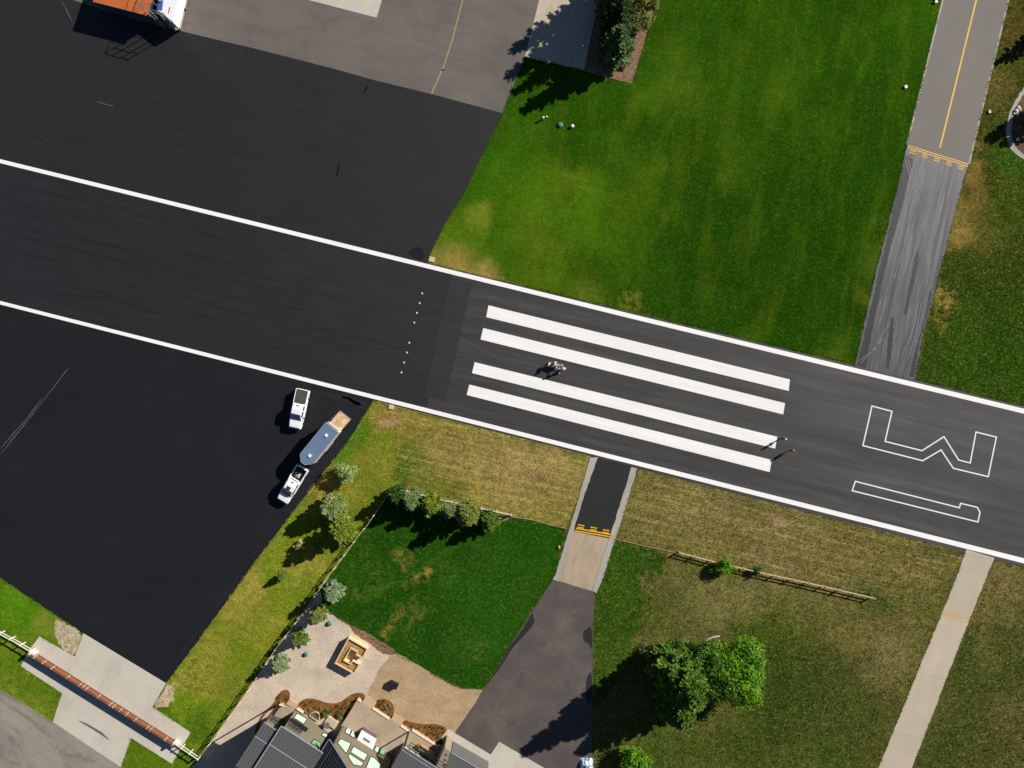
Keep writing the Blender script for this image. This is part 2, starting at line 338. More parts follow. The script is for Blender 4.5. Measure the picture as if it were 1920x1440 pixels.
# rough field in the south-east
region([(1195, 877), (1813, 1033), (1650, 1440), (1600, big), (1105, big), (1112, 1330), (1180, 1262), (1240, 1090), (1252, 1032), (1150, 1010)], (97, 96, 45), [
    (1250, 930, 50, (133, 123, 69)), (1320, 950, 50, (137, 126, 76)), (1400, 970, 50, (133, 121, 72)), (1520, 1000, 60, (129, 117, 67)), (1650, 1040, 60, (120, 111, 61)), (1350, 1010, 40, (123, 115, 61)), (1450, 1040, 40, (131, 119, 74)), (1560, 1070, 40, (123, 113, 63)), (1700, 1080, 36, (114, 107, 55)), (1220, 980, 36, (120, 113, 57)),
    (1250, 902, 16, (88, 94, 37)), (1340, 925, 16, (84, 92, 35)), (1430, 948, 16, (86, 92, 37)), (1550, 978, 16, (86, 92, 37)), (1650, 1003, 14, (84, 90, 37)), (1730, 1022, 14, (82, 88, 37)), (1310, 1070, 26, (86, 94, 39)), (1465, 980, 14, (154, 128, 88)),
    (1300, 1110, 36, (118, 113, 63)), (1350, 1130, 36, (123, 117, 67)), (1410, 1120, 30, (116, 111, 61)), (1290, 1160, 34, (92, 96, 45)), (1250, 1130, 24, (82, 92, 39)), (1240, 1180, 20, (70, 88, 31)), (1350, 1170, 30, (103, 102, 55)), (1200, 1240, 20, (70, 84, 33)),
    (1450, 1160, 34, (66, 82, 25)), (1440, 1220, 40, (44, 72, 13)), (1400, 1190, 26, (58, 80, 21)), (1500, 1120, 30, (110, 107, 57)), (1560, 1130, 26, (106, 102, 53)), (1640, 1125, 24, (62, 80, 27)), (1680, 1180, 30, (118, 107, 65)), (1675, 1230, 30, (125, 113, 74)), (1650, 1270, 24, (110, 102, 59)), (1600, 1190, 26, (112, 102, 57)), (1560, 1170, 24, (97, 96, 47)),
    (1540, 1240, 36, (56, 74, 25)), (1480, 1270, 50, (42, 68, 15)), (1470, 1340, 60, (44, 70, 17)), (1600, 1330, 50, (56, 72, 25)), (1400, 1410, 50, (52, 74, 19)), (1560, 1420, 50, (54, 78, 21)), (1310, 1410, 50, (60, 80, 27)), (1230, 1400, 36, (52, 80, 19)), (1340, 1190, 14, (103, 94, 61)), (1640, 1390, 24, (70, 78, 31)), (1420, 1310, 30, (52, 74, 21)), (1530, 1370, 20, (74, 82, 33))], .88)
# east of the concrete path
region([(1865, 1046), (big, 1080), (big, big), (1600, big), (1710, 1440)], (80, 84, 39), [
    (1890, 1090, 36, (129, 115, 69)), (1860, 1150, 30, (118, 109, 61)), (1800, 1230, 24, (58, 78, 25)), (1880, 1240, 30, (68, 80, 29)), (1830, 1300, 40, (64, 76, 29)), (1900, 1350, 40, (89, 86, 45)), (1780, 1400, 40, (60, 74, 27)), (1850, 1400, 26, (72, 78, 33)), (1840, 1220, 20, (95, 92, 47))], .9)

_f = [r for r in REG if r[2] and len(r[2]) > 40][-1]
region([(1195, 877), (1813, 1033), (1790, 1085), (1640, 1135), (1440, 1082), (1275, 1045), (1150, 1012)], (104, 100, 52), _f[2], 1.0)

def axis(lo, hi, step, far):
    a = list(np.arange(lo, hi + step * .5, step)); ext = []
    d = step
    while ext == [] or ext[-1] < far: d *= 1.6; ext.append((ext[-1] if ext else 0) + d)
    return np.array([lo - x for x in ext[::-1]] + a + [hi + x for x in ext])
gx = axis(-82, 82, .4, 2500); gy = axis(-63, 63, .4, 2500)
GX, GY = np.meshgrid(gx, gy); nx, ny = len(gx), len(gy)
PX = 960 + GX / S; PY = 720 - GY / S
rs = np.random.RandomState(3)
def vnoise(X, Y, scale, seed):
    r = np.random.RandomState(seed); T = r.rand(256, 256)
    x = X / scale; y = Y / scale; xi = np.floor(x).astype(int); yi = np.floor(y).astype(int); fx = x - xi; fy = y - yi
    fx = fx * fx * (3 - 2 * fx); fy = fy * fy * (3 - 2 * fy)
    g = lambda a, b: T[(yi + b) % 256, (xi + a) % 256]
    return (g(0, 0) * (1 - fx) + g(1, 0) * fx) * (1 - fy) + (g(0, 1) * (1 - fx) + g(1, 1) * fx) * fy - .5
WX = PX + 34 * vnoise(PX, PY, 60, 11) + 26 * vnoise(PX, PY, 26, 1) + 14 * vnoise(PX, PY, 9, 2); WY = PY + 34 * vnoise(PX, PY, 60, 15) + 26 * vnoise(PX, PY, 26, 5) + 14 * vnoise(PX, PY, 9, 6)
def lawn_colour(PX, PY, WX, WY, rmin=0):
    CO = np.zeros(PX.shape + (3,)); RO = np.zeros(PX.shape)
    for poly, base, pts, rough in REG:
        m = inpoly(PX, PY, poly)
        acc = np.array(alb(*base)) * .22 * np.ones(PX.shape + (3,)); wt = .22 * np.ones(PX.shape)
        for q in pts:
            if q[2] < rmin: continue
            g = np.exp(-(((WX - q[0]) ** 2 + (WY - q[1]) ** 2) / (q[2] ** 2)) * 1.0) * (1.6 if q[2] < 30 else 1)
            acc += g[..., None] * np.array(alb(*q[3])); wt += g
        CO[m] = (acc / wt[..., None])[m]; RO[m] = rough
    return CO, RO
CO, RO = lawn_colour(PX, PY, WX, WY)
verts = np.stack([GX, GY, np.zeros_like(GX)], -1).reshape(-1, 3)
ii = np.arange(nx * ny).reshape(ny, nx)
quads = np.stack([ii[:-1, :-1], ii[:-1, 1:], ii[1:, 1:], ii[1:, :-1]], -1).reshape(-1, 4)
def np_mesh(name, verts, faces):
    me = bpy.data.meshes.new(name); k = faces.shape[1]
    me.vertices.add(len(verts)); me.vertices.foreach_set('co', verts.astype(np.float32).ravel())
    me.loops.add(faces.size); me.loops.foreach_set('vertex_index', faces.astype(np.int32).ravel())
    me.polygons.add(len(faces)); me.polygons.foreach_set('loop_start', np.arange(0, faces.size, k, dtype=np.int32))
    me.update(calc_edges=True); me.validate(); return me
me = np_mesh('lawn', verts, quads)
at = me.attributes.new('growth_and_light', 'FLOAT_COLOR', 'POINT')
at.data.foreach_set('color', np.concatenate([CO.reshape(-1, 3), RO.reshape(-1, 1)], 1).astype(np.float32).ravel())
CU, _ = lawn_colour(PX, PY, WX, WY, 17)
at2 = me.attributes.new('broad_growth_and_light', 'FLOAT_COLOR', 'POINT')
at2.data.foreach_set('color', np.concatenate([CU.reshape(-1, 3), RO.reshape(-1, 1)], 1).astype(np.float32).ravel())
m, nt, b = new_mat('grass')
au = N(nt, 'ShaderNodeAttribute', attribute_name='broad_growth_and_light')
av = N(nt, 'ShaderNodeAttribute', attribute_name='growth_and_light'); v = objvec(nt)
n1 = noise(nt, v, 4.5, 4, .8); n2 = noise(nt, v, 1.1, 5, .7, .6); n3 = noise(nt, v, 2.6, 4, .75, .3); n4 = noise(nt, v, .22, 4, .6, .5)
rough = av.outputs['Alpha']
amp = mrange(nt, rough, .3, .88, .85, 1.9)
f = mul(nt, mul(nt, mrange(nt, n1, .32, .68, -.30, .30), amp), 1.0, 'ADD')
f = mul(nt, f, mul(nt, mul(nt, mrange(nt, n2, .3, .7, -.22, .22), amp), 1.0, 'ADD'))
f = mul(nt, f, mrange(nt, n4, .3, .7, .86, 1.14))
f = mul(nt, f, mrange(nt, noise(nt, v, 10, 2, .8), .3, .7, .72, 1.28))
pm = mul(nt, mrange(nt, n2, .40, .56, 0, 1), mrange(nt, n1, .38, .56, .25, 1))
c = mixc(nt, pm, au.outputs['Color'], av.outputs['Color'])
straw = mixc(nt, .5, c, alb(186, 160, 104)); green = mixc(nt, .5, c, alb(40, 66, 14))
c = mixc(nt, mul(nt, mrange(nt, n3, .52, .66, 0, .7), rough), c, straw)
c = mixc(nt, mul(nt, mrange(nt, n3, .48, .34, 0, .8), rough), c, green)
yel = mixc(nt, .50, c, alb(112, 130, 24))
c = mixc(nt, mul(nt, mrange(nt, noise(nt, mapped(nt, 1.40, (.09, .34, 1)), 1.0, 7, .66, .15), .48, .69, 0, .52), mrange(nt, rough, .3, .5, 1, .3)), c, yel)
mow = noise(nt, mapped(nt, A_RUN0, (.07, 2.0, 1)), 1.0, 5, .72, .1)
c = mixc(nt, mul(nt, mrange(nt, mow, .50, .66, 0, .6), mrange(nt, rough, .90, 1, 0, 1)), c, mixc(nt, .45, c, alb(190, 166, 104)))
f = mul(nt, f, mul(nt, mul(nt, mrange(nt, mow, .35, .65, -.20, .20), mrange(nt, rough, .88, 1, .25, 1)), 1.0, 'ADD'))
c = scalec(nt, c, f)
nt.links.new(c, b.inputs['Base Color']); b.inputs['Roughness'].default_value = .9; b.inputs['Specular IOR Level'].default_value = .0
bump(nt, b, mul(nt, noise(nt, v, 6, 4, .8), amp), .55, .06)
M_grass = m
lawn = link('lawn', me, m); lawn['kind'] = 'structure'

# ---- paving materials
A_RUN = math.atan2(-.2448, 1); A_TX = math.atan2(-.974, -.225)
M_runway = paving('runway_asphalt', alb(34, 34, 36), .60, .5, A_RUN, .2, .14, .16)
M_runway2 = paving('sheen_lightened_asphalt', alb(54, 52, 51), .60, .5, A_RUN, .30, .12, .22, alt=alb(74, 74, 73), altamt=(.46, .74), altmap=(.025, .4, 1), altdist=.2)  # brownish tone lightened to carry the runway's sun-side sheen
M_apron = paving('dark_asphalt', alb(38, 37, 38), .64, .34, A_RUN, .07, .07, .12)
M_apron2 = paving('fresh_asphalt', alb(27, 28, 32), .66, .28, A_RUN, .12, .14, .18)
M_old = paving('weathered_asphalt', alb(112, 106, 99), .8, .3, A_RUN, .03, .14, .10, alt=alb(98, 92, 87), altamt=(.45, .8), crack=.15)
M_taxi = paving('grey_asphalt', alb(122, 118, 110), .8, .3, A_TX, .04, .05, .08)
M_sealed = paving('sealcoated_asphalt', alb(92, 96, 99), .55, .5, A_TX, .5, .25, .25, alt=alb(26, 29, 36), altamt=(.40, .62), altmap=(.045, 1.1, 1), altdist=.1)
M_drive = paving('driveway_asphalt', alb(88, 80, 76), .75, .3, .6, .02, .10, .12, alt=alb(106, 98, 91), altamt=(.42, .72), crack=.5, altmap=(.22, .22, 1), altdist=.3)
M_seal2 = paving('black_sealer', alb(40, 38, 40), .6, .4, 0, .05, .1, .1)
M_conc = paving('pale_concrete', alb(204, 197, 182), .8, .25, 1.05, .03, .08, .05, alt=alb(184, 181, 173), altamt=(.5, .8), altmap=(.2, .3, 1))
M_conc2 = paving('tan_concrete', alb(196, 184, 164), .8, .25, A_TX, .05, .05, .05, alt=alb(176, 168, 154), altamt=(.5, .75))
M_kerb = paving('rough_concrete', alb(176, 170, 158), .85, .25, A_TX, .03, .1, .2, alt=alb(150, 146, 134), altamt=(.5, .7))
M_patio = paving('stained_concrete', alb(184, 164, 142), .7, .3, .5, .01, .12, .08, alt=alb(160, 140, 120), altamt=(.42, .75), altmap=(.4, .4, 1))
M_road = paving('old_road', alb(150, 142, 130), .85, .25, -.55, .08, .12, .08, alt=alb(118, 112, 104), altamt=(.5, .66), crack=.8)
def loose(name, c1, c2, sc, bs=.5, sc2=.8):
    m, nt, b = new_mat(name); v = objvec(nt)
    vo = nt.nodes.new('ShaderNodeTexVoronoi'); vo.inputs['Scale'].default_value = sc; nt.links.new(v, vo.inputs['Vector'])
    sp = nt.nodes.new('ShaderNodeSeparateColor'); nt.links.new(vo.outputs['Color'], sp.inputs[0])
    c = mixc(nt, sp.outputs[0], tuple(c1), tuple(c2))
    c = scalec(nt, c, mul(nt, mrange(nt, noise(nt, v, sc2, 4, .65), .3, .7, .84, 1.16), mrange(nt, noise(nt, v, sc * .7, 3, .75), .3, .7, .78, 1.2)))
    nt.links.new(c, b.inputs['Base Color']); b.inputs['Roughness'].default_value = .9; b.inputs['Specular IOR Level'].default_value = .15
    bump(nt, b, noise(nt, v, sc, 3, .7), bs, .05); return m
M_gravel = loose('pale_gravel', alb(198, 180, 158), alb(216, 200, 180), 8, .4, .3)
M_straw = loose('straw_soil', alb(168, 142, 108), alb(194, 168, 134), 9, .4, .5)
M_bark = loose('bark_mulch', alb(104, 66, 28), alb(152, 104, 54), 7)
M_mulch = loose('brown_mulch', alb(112, 88, 66), alb(154, 124, 98), 6)
M_stones = loose('mixed_stones', alb(206, 190, 160), alb(160, 146, 110), 3.5, .5)
M_soil = loose('dry_soil', alb(150, 124, 88), alb(178, 150, 108), 4)
M_white = paving('white_road_paint', (.80, .79, .77), .7, .2, A_RUN, .05, .02, .05)
M_bar = paving('streaky_white_paint', (.77, .76, .735), .7, .2, A_RUN, .06, .03, .04)
M_outline = plain('thin_white_paint', (.74, .74, .72), .7, 0, .2, .06, 8)
M_yellow = plain('yellow_paint', alb(236, 190, 96), .7, 0, .2, .12, 7)
M_yellow2 = plain('fresh_yellow_paint', alb(240, 186, 24), .7, 0, .2, .06, 5)
M_yellow3 = plain('worn_yellow_paint', alb(206, 170, 112), .7, 0, .2, .1, 7)

# ---- sheets
UP = lambda x: 302 + 118 / 480 * x if x < 1200 else 302 + 295 + (x - 1200) * (771 - 597) / 720
LO = lambda x: 567.5 + .2521 * x
sheet('dark_apron', [(-260, -300), (137, -60), (137, 0), (180, 14), (260, 38), (335, 57), (400, 73), (480, 91.5), (630, 130), (705, 151), (808, 176), (942, 212),
    (930, 238), (905, 290), (870, 362), (836, 418), (815, 460), (801, 489), (806, 500), (700, 470), (-260, 240)], .020, M_apron, jit=.02, step=1.5)
sheet('west_apron', [(-260, 500), (0, 567), (702, 742), (700, 752), (650, 832), (602, 892), (552, 957), (480, 1052), (460, 1080), (362, 1215), (311, 1282), (155, 1187), (0, 1084), (-260, 910)], .020, M_apron2, jit=.03, step=1.5)
run = sheet('runway', [(-260, UP(-260) - 3), (700, UP(700) - 3), (806, UP(806) - 6), (1200, UP(1200) - 8), (1602, UP(1602) - 9), (1920, UP(1920) - 9), (2200, UP(2200) - 9), (2200, LO(2200) + 13), (1920, LO(1920) + 12), (1440, LO(1440) + 10), (1120, LO(1120) + 8), (700, LO(700) + 6), (690, LO(690) + 3), (-260, LO(-260) + 3)], .026, M_runway, jit=.025, step=1.5)
sheet('weathered_apron', [(-260, -300), (1050, -150), (1011, 0), (984, 107), (960, 167), (942, 212), (808, 176), (705, 151), (630, 130), (480, 91.5), (400, 73), (335, 57), (260, 38), (180, 14), (137, 0), (60, -60)], .030, M_old)
sheet('concrete_pad', [(560, -60), (578, 0), (590, 3), (706, 33), (716, 0), (735, -60)], .042, M_conc)
sheet('concrete_strip', [(1028, -60), (1011, 0), (984, 107), (1095, 131), (1112, 50), (1125, 0), (1140, -60)], .045, M_conc2)
sheet('mulch_bed', [(1140, -60), (1125, 0), (1096, 128), (1095, 133), (1150, 148), (1185, 157), (1205, 90), (1232, 0), (1250, -60)], .035, M_mulch, jit=.03, step=.6)
sheet('grey_taxiway', [(1782, -60), (1767, 0), (1702, 273), (1816, 309), (1891, 0), (1905, -60)], .030, M_taxi)
sheet('sealed_taxiway', [(1701, 271), (1681, 360), (1642, 510), (1602, 690), (1660, 706), (1715, 721), (1731, 630), (1752, 550), (1767, 490), (1801, 360), (1816, 307)], .022, M_sealed, jit=.05, step=.6)
for a_, b_ in (((1780, -50), (1701, 271)), ((1903, -50), (1817, 307))):
    stroke('kerb_strip', [a_, b_], .26, .036, M_kerb)['kind'] = 'structure'
sheet('short_taxiway', [(1108, 848), (1195, 868), (1184, 878), (1144, 1010), (1073, 996), (1078, 975), (1107, 890)], .023, M_apron, jit=.02)
sheet('tan_taxiway', [(1077, 986), (1147, 1002), (1119, 1080), (1112, 1110), (1036, 1087), (1052, 1080)], .021, paving('tan_worn_concrete', alb(186, 166, 140), .8, .25, A_TX, .06, .12, .06, alt=alb(140, 130, 120), altamt=(.5, .8)))
sheet('kerb_strip', [(1107, 858), (1121, 857), (1098, 922), (1078, 985), (1052, 1080), (1048, 1090), (1036, 1087), (1041, 1078), (1068, 990), (1086, 930)], .045, M_kerb, jit=.05, step=.5)
sheet('kerb_strip', [(1184, 875), (1195, 878), (1180, 928), (1158, 1000), (1146, 1034), (1132, 1080), (1119, 1113), (1110, 1108), (1119, 1080), (1144, 1005), (1166, 935)], .045, M_kerb, jit=.06, step=.5, seed=4)
sheet('driveway', [(1037, 1086), (1112, 1109), (1116, 1121), (1112, 1162), (1111, 1305), (1109, 1460), (1040, 1500), (936, 1391), (920, 1415), (852, 1375), (890, 1320), (909, 1288), (930, 1262), (942, 1240), (956, 1212), (1002, 1140)], .028, M_drive, jit=.02)
drv = bpy.data.objects['driveway']
sheet('sealer_patch', [(1001, 1143), (999, 1154), (1004, 1166), (985, 1190), (962, 1213), (946, 1240), (931, 1262), (910, 1286), (928, 1260), (942, 1236), (955, 1212), (975, 1188)], .034, M_seal2, drv, smooth=1, skirt=0)
sheet('sealer_patch', [(1110, 1176), (1104, 1175), (1100, 1180), (1094, 1182), (1093, 1198), (1097, 1204), (1104, 1206), (1110, 1222)], .034, M_seal2, drv, smooth=1, skirt=0)
sheet('sealer_patch', [(1110, 1258), (1102, 1266), (1098, 1282), (1099, 1318), (1110, 1320)], .034, M_seal2, drv, smooth=1, skirt=0)
sheet('walkway', [(840, 1367), (852, 1374), (920, 1415), (936, 1391), (960, 1405), (1020, 1440), (1080, 1480), (900, 1500), (880, 1437), (845, 1412), (827, 1384)], .040, M_conc)
sheet('concrete_path', [(1812, 1030), (1865, 1046), (1851, 1080), (1822, 1152), (1775, 1272), (1710, 1440), (1690, 1500), (1625, 1500), (1647, 1440), (1722, 1255), (1769, 1142), (1794, 1080)], .040, paving('path_concrete', alb(196, 184, 162), .8, .25, A_TX, .03, .06, .05, joints=9.3))
sheet('gate_apron', C4([(295, 455), (560, 608), (625, 430), (1245, 805), (1142, 982), (1427, 1175), (1290, 1410), (983, 1215), (905, 1435), (395, 1095), (465, 880), (155, 675), (225, 545)], 0, 1080), .040, M_conc)
sheet('road', [(-300, 1120), (0, 1293), (45, 1318), (99, 1354), (226, 1440), (330, 1520), (-300, 1560)], .024, M_road, jit=.12, step=.9)
sheet('stone_patch', C4([(410, 330), (480, 345), (625, 428), (560, 604), (470, 560), (430, 500), (410, 440)], 0, 1080), .030, M_stones, jit=.22, step=.35, smooth=1)
sheet('stone_patch', C4([(1245, 810), (1300, 830), (1310, 910), (1260, 980), (1150, 985), (1200, 900)], 0, 1080), .012, M_stones, jit=.25, step=.35, smooth=1)
sheet('gravel_yard', [(603, 1141), (655, 1172), (697, 1197), (738, 1223), (712, 1255), (688, 1304), (640, 1340), (690, 1500), (300, 1500), (368, 1430), (394, 1395), (446, 1322), (480, 1270), (517, 1219), (570, 1149), (600, 1108), (604, 1120)], .016, M_gravel, jit=.04, step=.6)
sheet('straw_ground', [(738, 1223), (755, 1230), (805, 1260), (842, 1282), (867, 1292), (905, 1293), (890, 1322), (852, 1376), (830, 1384), (760, 1400), (686, 1330), (688, 1302), (712, 1253)], .020, M_straw, jit=.05, step=.5)
sheet('soil_strip', [(737, 921), (790, 930), (880, 952), (955, 972), (930, 985), (905, 975), (870, 975), (800, 955), (750, 935)], .010, M_mulch, jit=.08, step=.5)
sheet('soil_strip', [(655, 1171), (697, 1191), (738, 1218), (742, 1226), (734, 1228), (718, 1226), (690, 1205), (665, 1190)], .022, M_mulch, jit=.1, step=.3)
for x, y, r, s_ in ((728, 793, 17, 2), (1467, 981, 16, 3)):
    sheet('bare_earth', [(x + r * (1 + .35 * rnd.uniform(-1, 1)) * math.cos(t), y + r * .5 * (1 + .4 * rnd.uniform(-1, 1)) * math.sin(t)) for t in np.arange(0, 6.2, .4)], .008, M_soil, jit=.16, step=.25, seed=s_)
# bark beds
beds = {
 'left': C4([(190, 860), (235, 850), (258, 880), (250, 930), (215, 975), (200, 1000), (150, 990), (80, 1020), (40, 1080), (20, 1160), (-10, 1200), (-10, 1150), (30, 1060), (80, 1000), (130, 960), (155, 900)], 480, 1080),
 'kidney': C4([(300, 990), (320, 950), (370, 918), (440, 920), (520, 950), (600, 958), (650, 935), (700, 895), (760, 872), (820, 885), (790, 935), (750, 930), (690, 1000), (640, 1080), (600, 1110), (520, 1060), (480, 1080), (440, 1100), (400, 1050), (345, 1025)], 480, 1080),
 'dome': C4([(890, 950), (915, 925), (960, 920), (1010, 940), (1040, 985), (1030, 1030), (1000, 1075), (940, 1035), (870, 995)], 480, 1080),
 'wing': C4([(1110, 1075), (1180, 1100), (1260, 1112), (1350, 1108), (1438, 1140), (1400, 1210), (1360, 1275), (1250, 1210), (1160, 1155), (1140, 1165), (1085, 1125)], 480, 1080)}
for k, p in beds.items(): sheet('bark_bed', p, .034, M_bark, smooth=1, jit=.02, step=.4)
# island with gravel rim at the right edge
sheet('gravel_rim', [(1960, 120), (1916, 168), (1902, 192), (1891, 216), (1885, 248), (1890, 270), (1902, 288), (1925, 302), (1990, 308), (1990, 120)], .014, M_kerb, smooth=1, jit=.08, step=.4)
sheet('mulch_island', [(1965, 130), (1925, 168), (1910, 192), (1900, 215), (1895, 248), (1900, 268), (1910, 283), (1930, 294), (1980, 300), (1980, 130)], .028, loose('dark_mulch', alb(82, 64, 44), alb(118, 94, 66), 6), smooth=1, jit=.08, step=.4)

# ---- paint on the runway (parts of it)
ZP = .034
def quadpx(name, p, z, mat, parent): return sheet(name, p, z, mat, parent, skirt=0)
for nm, fn, t0, t1 in (('edge_line', UP, 7.4, 9.4), ('edge_line', LO, 6.6, 9.6)):
    xs = [-250, 0, 480, 960, 1200, 1440, 1920, 2190]; up = []; lo = []
    for x in xs:
        t = t0 + (t1 - t0) * max(0, min(1, x / 1920)); up.append((x, fn(x) - t / 2)); lo.append((x, fn(x) + t / 2))
    quadpx(nm, up + lo[::-1], ZP, M_white, run)
for p in ([(916, 572.5), (1481, 711.5), (1479, 733), (911.5, 594.5)], [(906, 615), (1472, 756), (1468.5, 777), (901, 636.5)],
          [(890, 679), (1457.5, 819), (1453.5, 841), (885, 699.5)], [(880, 721), (1447, 862.5), (1443, 885), (875, 740.5)]):
    quadpx('threshold_stripe', p, ZP, M_bar, run)
stroke('numeral_outline', C4([(780, 165), (930, 205), (878, 430), (1155, 500), (1320, 395), (1430, 570), (1517, 592), (1560, 360), (1713, 398), (1652, 695), (1390, 632), (1298, 495), (1160, 575), (712, 462)], 1440, 720), .18, ZP, M_outline, run, closed=True)
stroke('numeral_outline', C4([(655, 730), (1435, 928), (1445, 895), (1570, 925), (1590, 962), (1575, 1035), (632, 800)], 1440, 720), .18, ZP, M_outline, run, closed=True)
# faint dark lap joint band across the runway before the bars
M_lap = paving('rolled_band', alb(44, 42, 42), .62, .45, A_RUN, .12, .1, .12)
sheet('sheen_lightened_surface', [(850, UP(850) - 5), (1200, UP(1200) - 8), (1602, UP(1602) - 9), (1920, UP(1920) - 9), (2200, UP(2200) - 9), (2200, LO(2200) + 13), (1920, LO(1920) + 12), (1440, LO(1440) + 10), (1120, LO(1120) + 8), (798, LO(798) + 5)], .0285, M_runway2, run, skirt=0)  # right part of the runway: brightening towards the sun put into its colour
quadpx('lap_band', [(846, 520), (886, 530), (835, 752), (795, 742)], 0.0315, M_lap, run)
# rubber and tar smears
M_tar = plain('tar_smear', alb(22, 21, 23), .6, 0, .3, .3, 3)
def smear(px, wd, parent, z, mat=None):
    px2 = densify(px + px[::-1][1:-1], 12)[:max(2, int(len(densify(px + px[::-1][1:-1], 12)) / 2) + 1)] if len(px) > 2 else [(px[0][0] + (px[1][0] - px[0][0]) * k / 6, px[0][1] + (px[1][1] - px[0][1]) * k / 6) for k in range(7)]
    ws = [wd * (.15 if i in (0, len(px2) - 1) else rnd.uniform(.5, 1.1)) for i in range(len(px2))]
    px2 = [(x + rnd.uniform(-.5, .5), y + rnd.uniform(-.4, .4)) for x, y in px2]
    stroke('tar_smear', px2, ws, z, mat or M_tar, parent)
ap = bpy.data.objects['dark_apron']; ap2 = bpy.data.objects['west_apron']
M_tar2 = plain('faint_tar', alb(32, 32, 34), .62, 0, .38, .2, 3)
for p, wd in (([(295, 88), (330, 97), (375, 106)], .5), ([(690, 160), (665, 215)], .25), ([(690, 160), (668, 190)], .5), ([(655, 225), (630, 335)], .3), ([(635, 300), (629, 340)], .6),
              ([(340, 187), (420, 212), (478, 224)], .2), ([(50, 255), (85, 265)], .5), ([(200, 278), (350, 312)], .2), ([(300, 262), (430, 292)], .22), ([(495, 405), (530, 420)], .8),
              ([(780, 360), (775, 378)], .3), ([(762, 408), (756, 440)], .5), ([(752, 440), (748, 458)], .8), ([(610, 430), (640, 446)], .5), ([(665, 450), (672, 462)], .4),
              ([(430, 375), (480, 405)], .5), ([(560, 235), (625, 255), (690, 255)], .15), ([(700, 150), (760, 170)], .35), ([(820, 192), (905, 212)], .4), ([(555, 205), (580, 212)], .3), ([(480, 140), (550, 155), (600, 180), (620, 220)], .2)):
    smear(p, wd, ap, .0215, M_tar2)
quadpx('tar_smear', smooth_poly(C4([(1130, 455), (1190, 410), (1245, 415), (1265, 490), (1240, 520), (1160, 480)], 480, 360), 1), .022, M_tar, ap)
for p, wd in (([(120, 440), (240, 470), (380, 530)], .45), ([(230, 395), (350, 428), (420, 452)], .5), ([(150, 445), (240, 468)], .5), ([(0, 390), (110, 415)], .5), ([(360, 545), (470, 560), (525, 562)], .45), ([(70, 362), (170, 372)], .3),
              ([(120, 530), (230, 556)], .5), ([(400, 575), (500, 600)], .6), ([(620, 650), (660, 662)], .7), ([(660, 525), (680, 532)], .6), ([(20, 440), (150, 470), (260, 500)], .7), ([(560, 610), (680, 640)], .5), ([(100, 550), (200, 560), (300, 590)], 1.0)):
    smear(p, wd * .6, run, .0285, M_tar2)
for k in range(46):
    x = rnd.uniform(-40, 720); y = rnd.uniform(UP(x) + 14, LO(x) - 14); L = rnd.uniform(30, 150); sl = .2448 + rnd.uniform(-.06, .06)
    if x + L < 800: smear([(x, y), (x + L, y + L * sl)], rnd.uniform(.06, .26), run, .0285 + .00005 * k, M_tar2)
for k in range(30):
    x = rnd.uniform(0, 620); y = rnd.uniform(110 + x * .25, UP(x) - 14); L = rnd.uniform(30, 130); sl = .2448 + rnd.uniform(-.08, .08)
    smear([(x, y), (x + L, y + L * sl)], rnd.uniform(.06, .22), ap, .0215 + .00005 * k, M_tar2)
for p, wd in (([(600, 735), (690, 760)], .9), ([(650, 745), (690, 770)], .7), ([(640, 740), (655, 745)], .8), ([(446, 1085), (428, 1108), (405, 1140)], .6), ([(372, 1180), (350, 1212), (325, 1245)], .5)):
    smear(p, wd, ap2, .0215, M_tar2)
M_scr = plain('pale_scratch', alb(96, 96, 98), .7, 0, .3, .3, 3)
for p in ([(0, 853), (60, 778), (130, 688)], [(0, 842), (50, 785), (80, 745)]): smear(p, .12, ap2, .0225, M_scr)
for x in (420, 430, 444, 452): smear([(x, 78), (x + rnd.uniform(-6, 6), 140)], .08, ap, .0225, plain('pale_scuff', alb(50, 50, 51), .7))
for p in ([(115, 0), (135, 40)], [(180, 190), (215, 200)]): smear(p, .12, ap, .0225, M_scr)
# yellow marks
wa = bpy.data.objects['weathered_apron']
stroke('taxi_line', [(869, -10), (867.5, 0), (848, 75), (832, 125), (826, 138), (816, 160), (809, 176)], .13, .036, plain('faded_yellow', alb(196, 160, 104), .7), wa)
for i, (x, y, r) in enumerate(((831, 132, 2.6),)):
    MB().cone(P(x, y, .03), P(x, y, .06), r * S, r * S * .95, 12).build('drain_cap', plain('drain_iron', alb(70, 66, 62), .6), wa)
stroke('taxi_line', [(690, -10), (684, 17)], .25, .048, plain('peach_paint', alb(226, 196, 150), .7), bpy.data.objects['concrete_pad'])
stroke('taxi_line', [(1042, -20), (1038, 0), (1028, 45), (1013, 96)], .18, .051, plain('pale_yellow_paint', alb(206, 178, 112), .7), bpy.data.objects['concrete_strip'])
tw = bpy.data.objects['grey_taxiway']; stw = bpy.data.objects['sealed_taxiway']
stroke('taxi_line', [(1841, -50), (1830.5, 0), (1790, 165), (1762.5, 277)], .24, .036, M_yellow, tw)
K = lambda pts: C4(pts, 1690, 250, 1920 / 140)
for a_, b_ in (((165, 310), (1715, 790)), ((160, 365), (1710, 850))): stroke('holding_line', K([a_, b_]), .15, .038, M_yellow, tw)
for a_ in ((215, 430), (525, 528), (840, 625), (1145, 728), (1460, 828)):
    for dx, dy in ((0, 0), (-12, 56)): stroke('holding_dash', K([(a_[0] + dx, a_[1] + dy), (a_[0] + dx + 160, a_[1] + dy + 50)]), .14, .038, M_yellow, tw)
K = lambda pts: C4(pts, 960, 720)
sw = bpy.data.objects['short_taxiway']
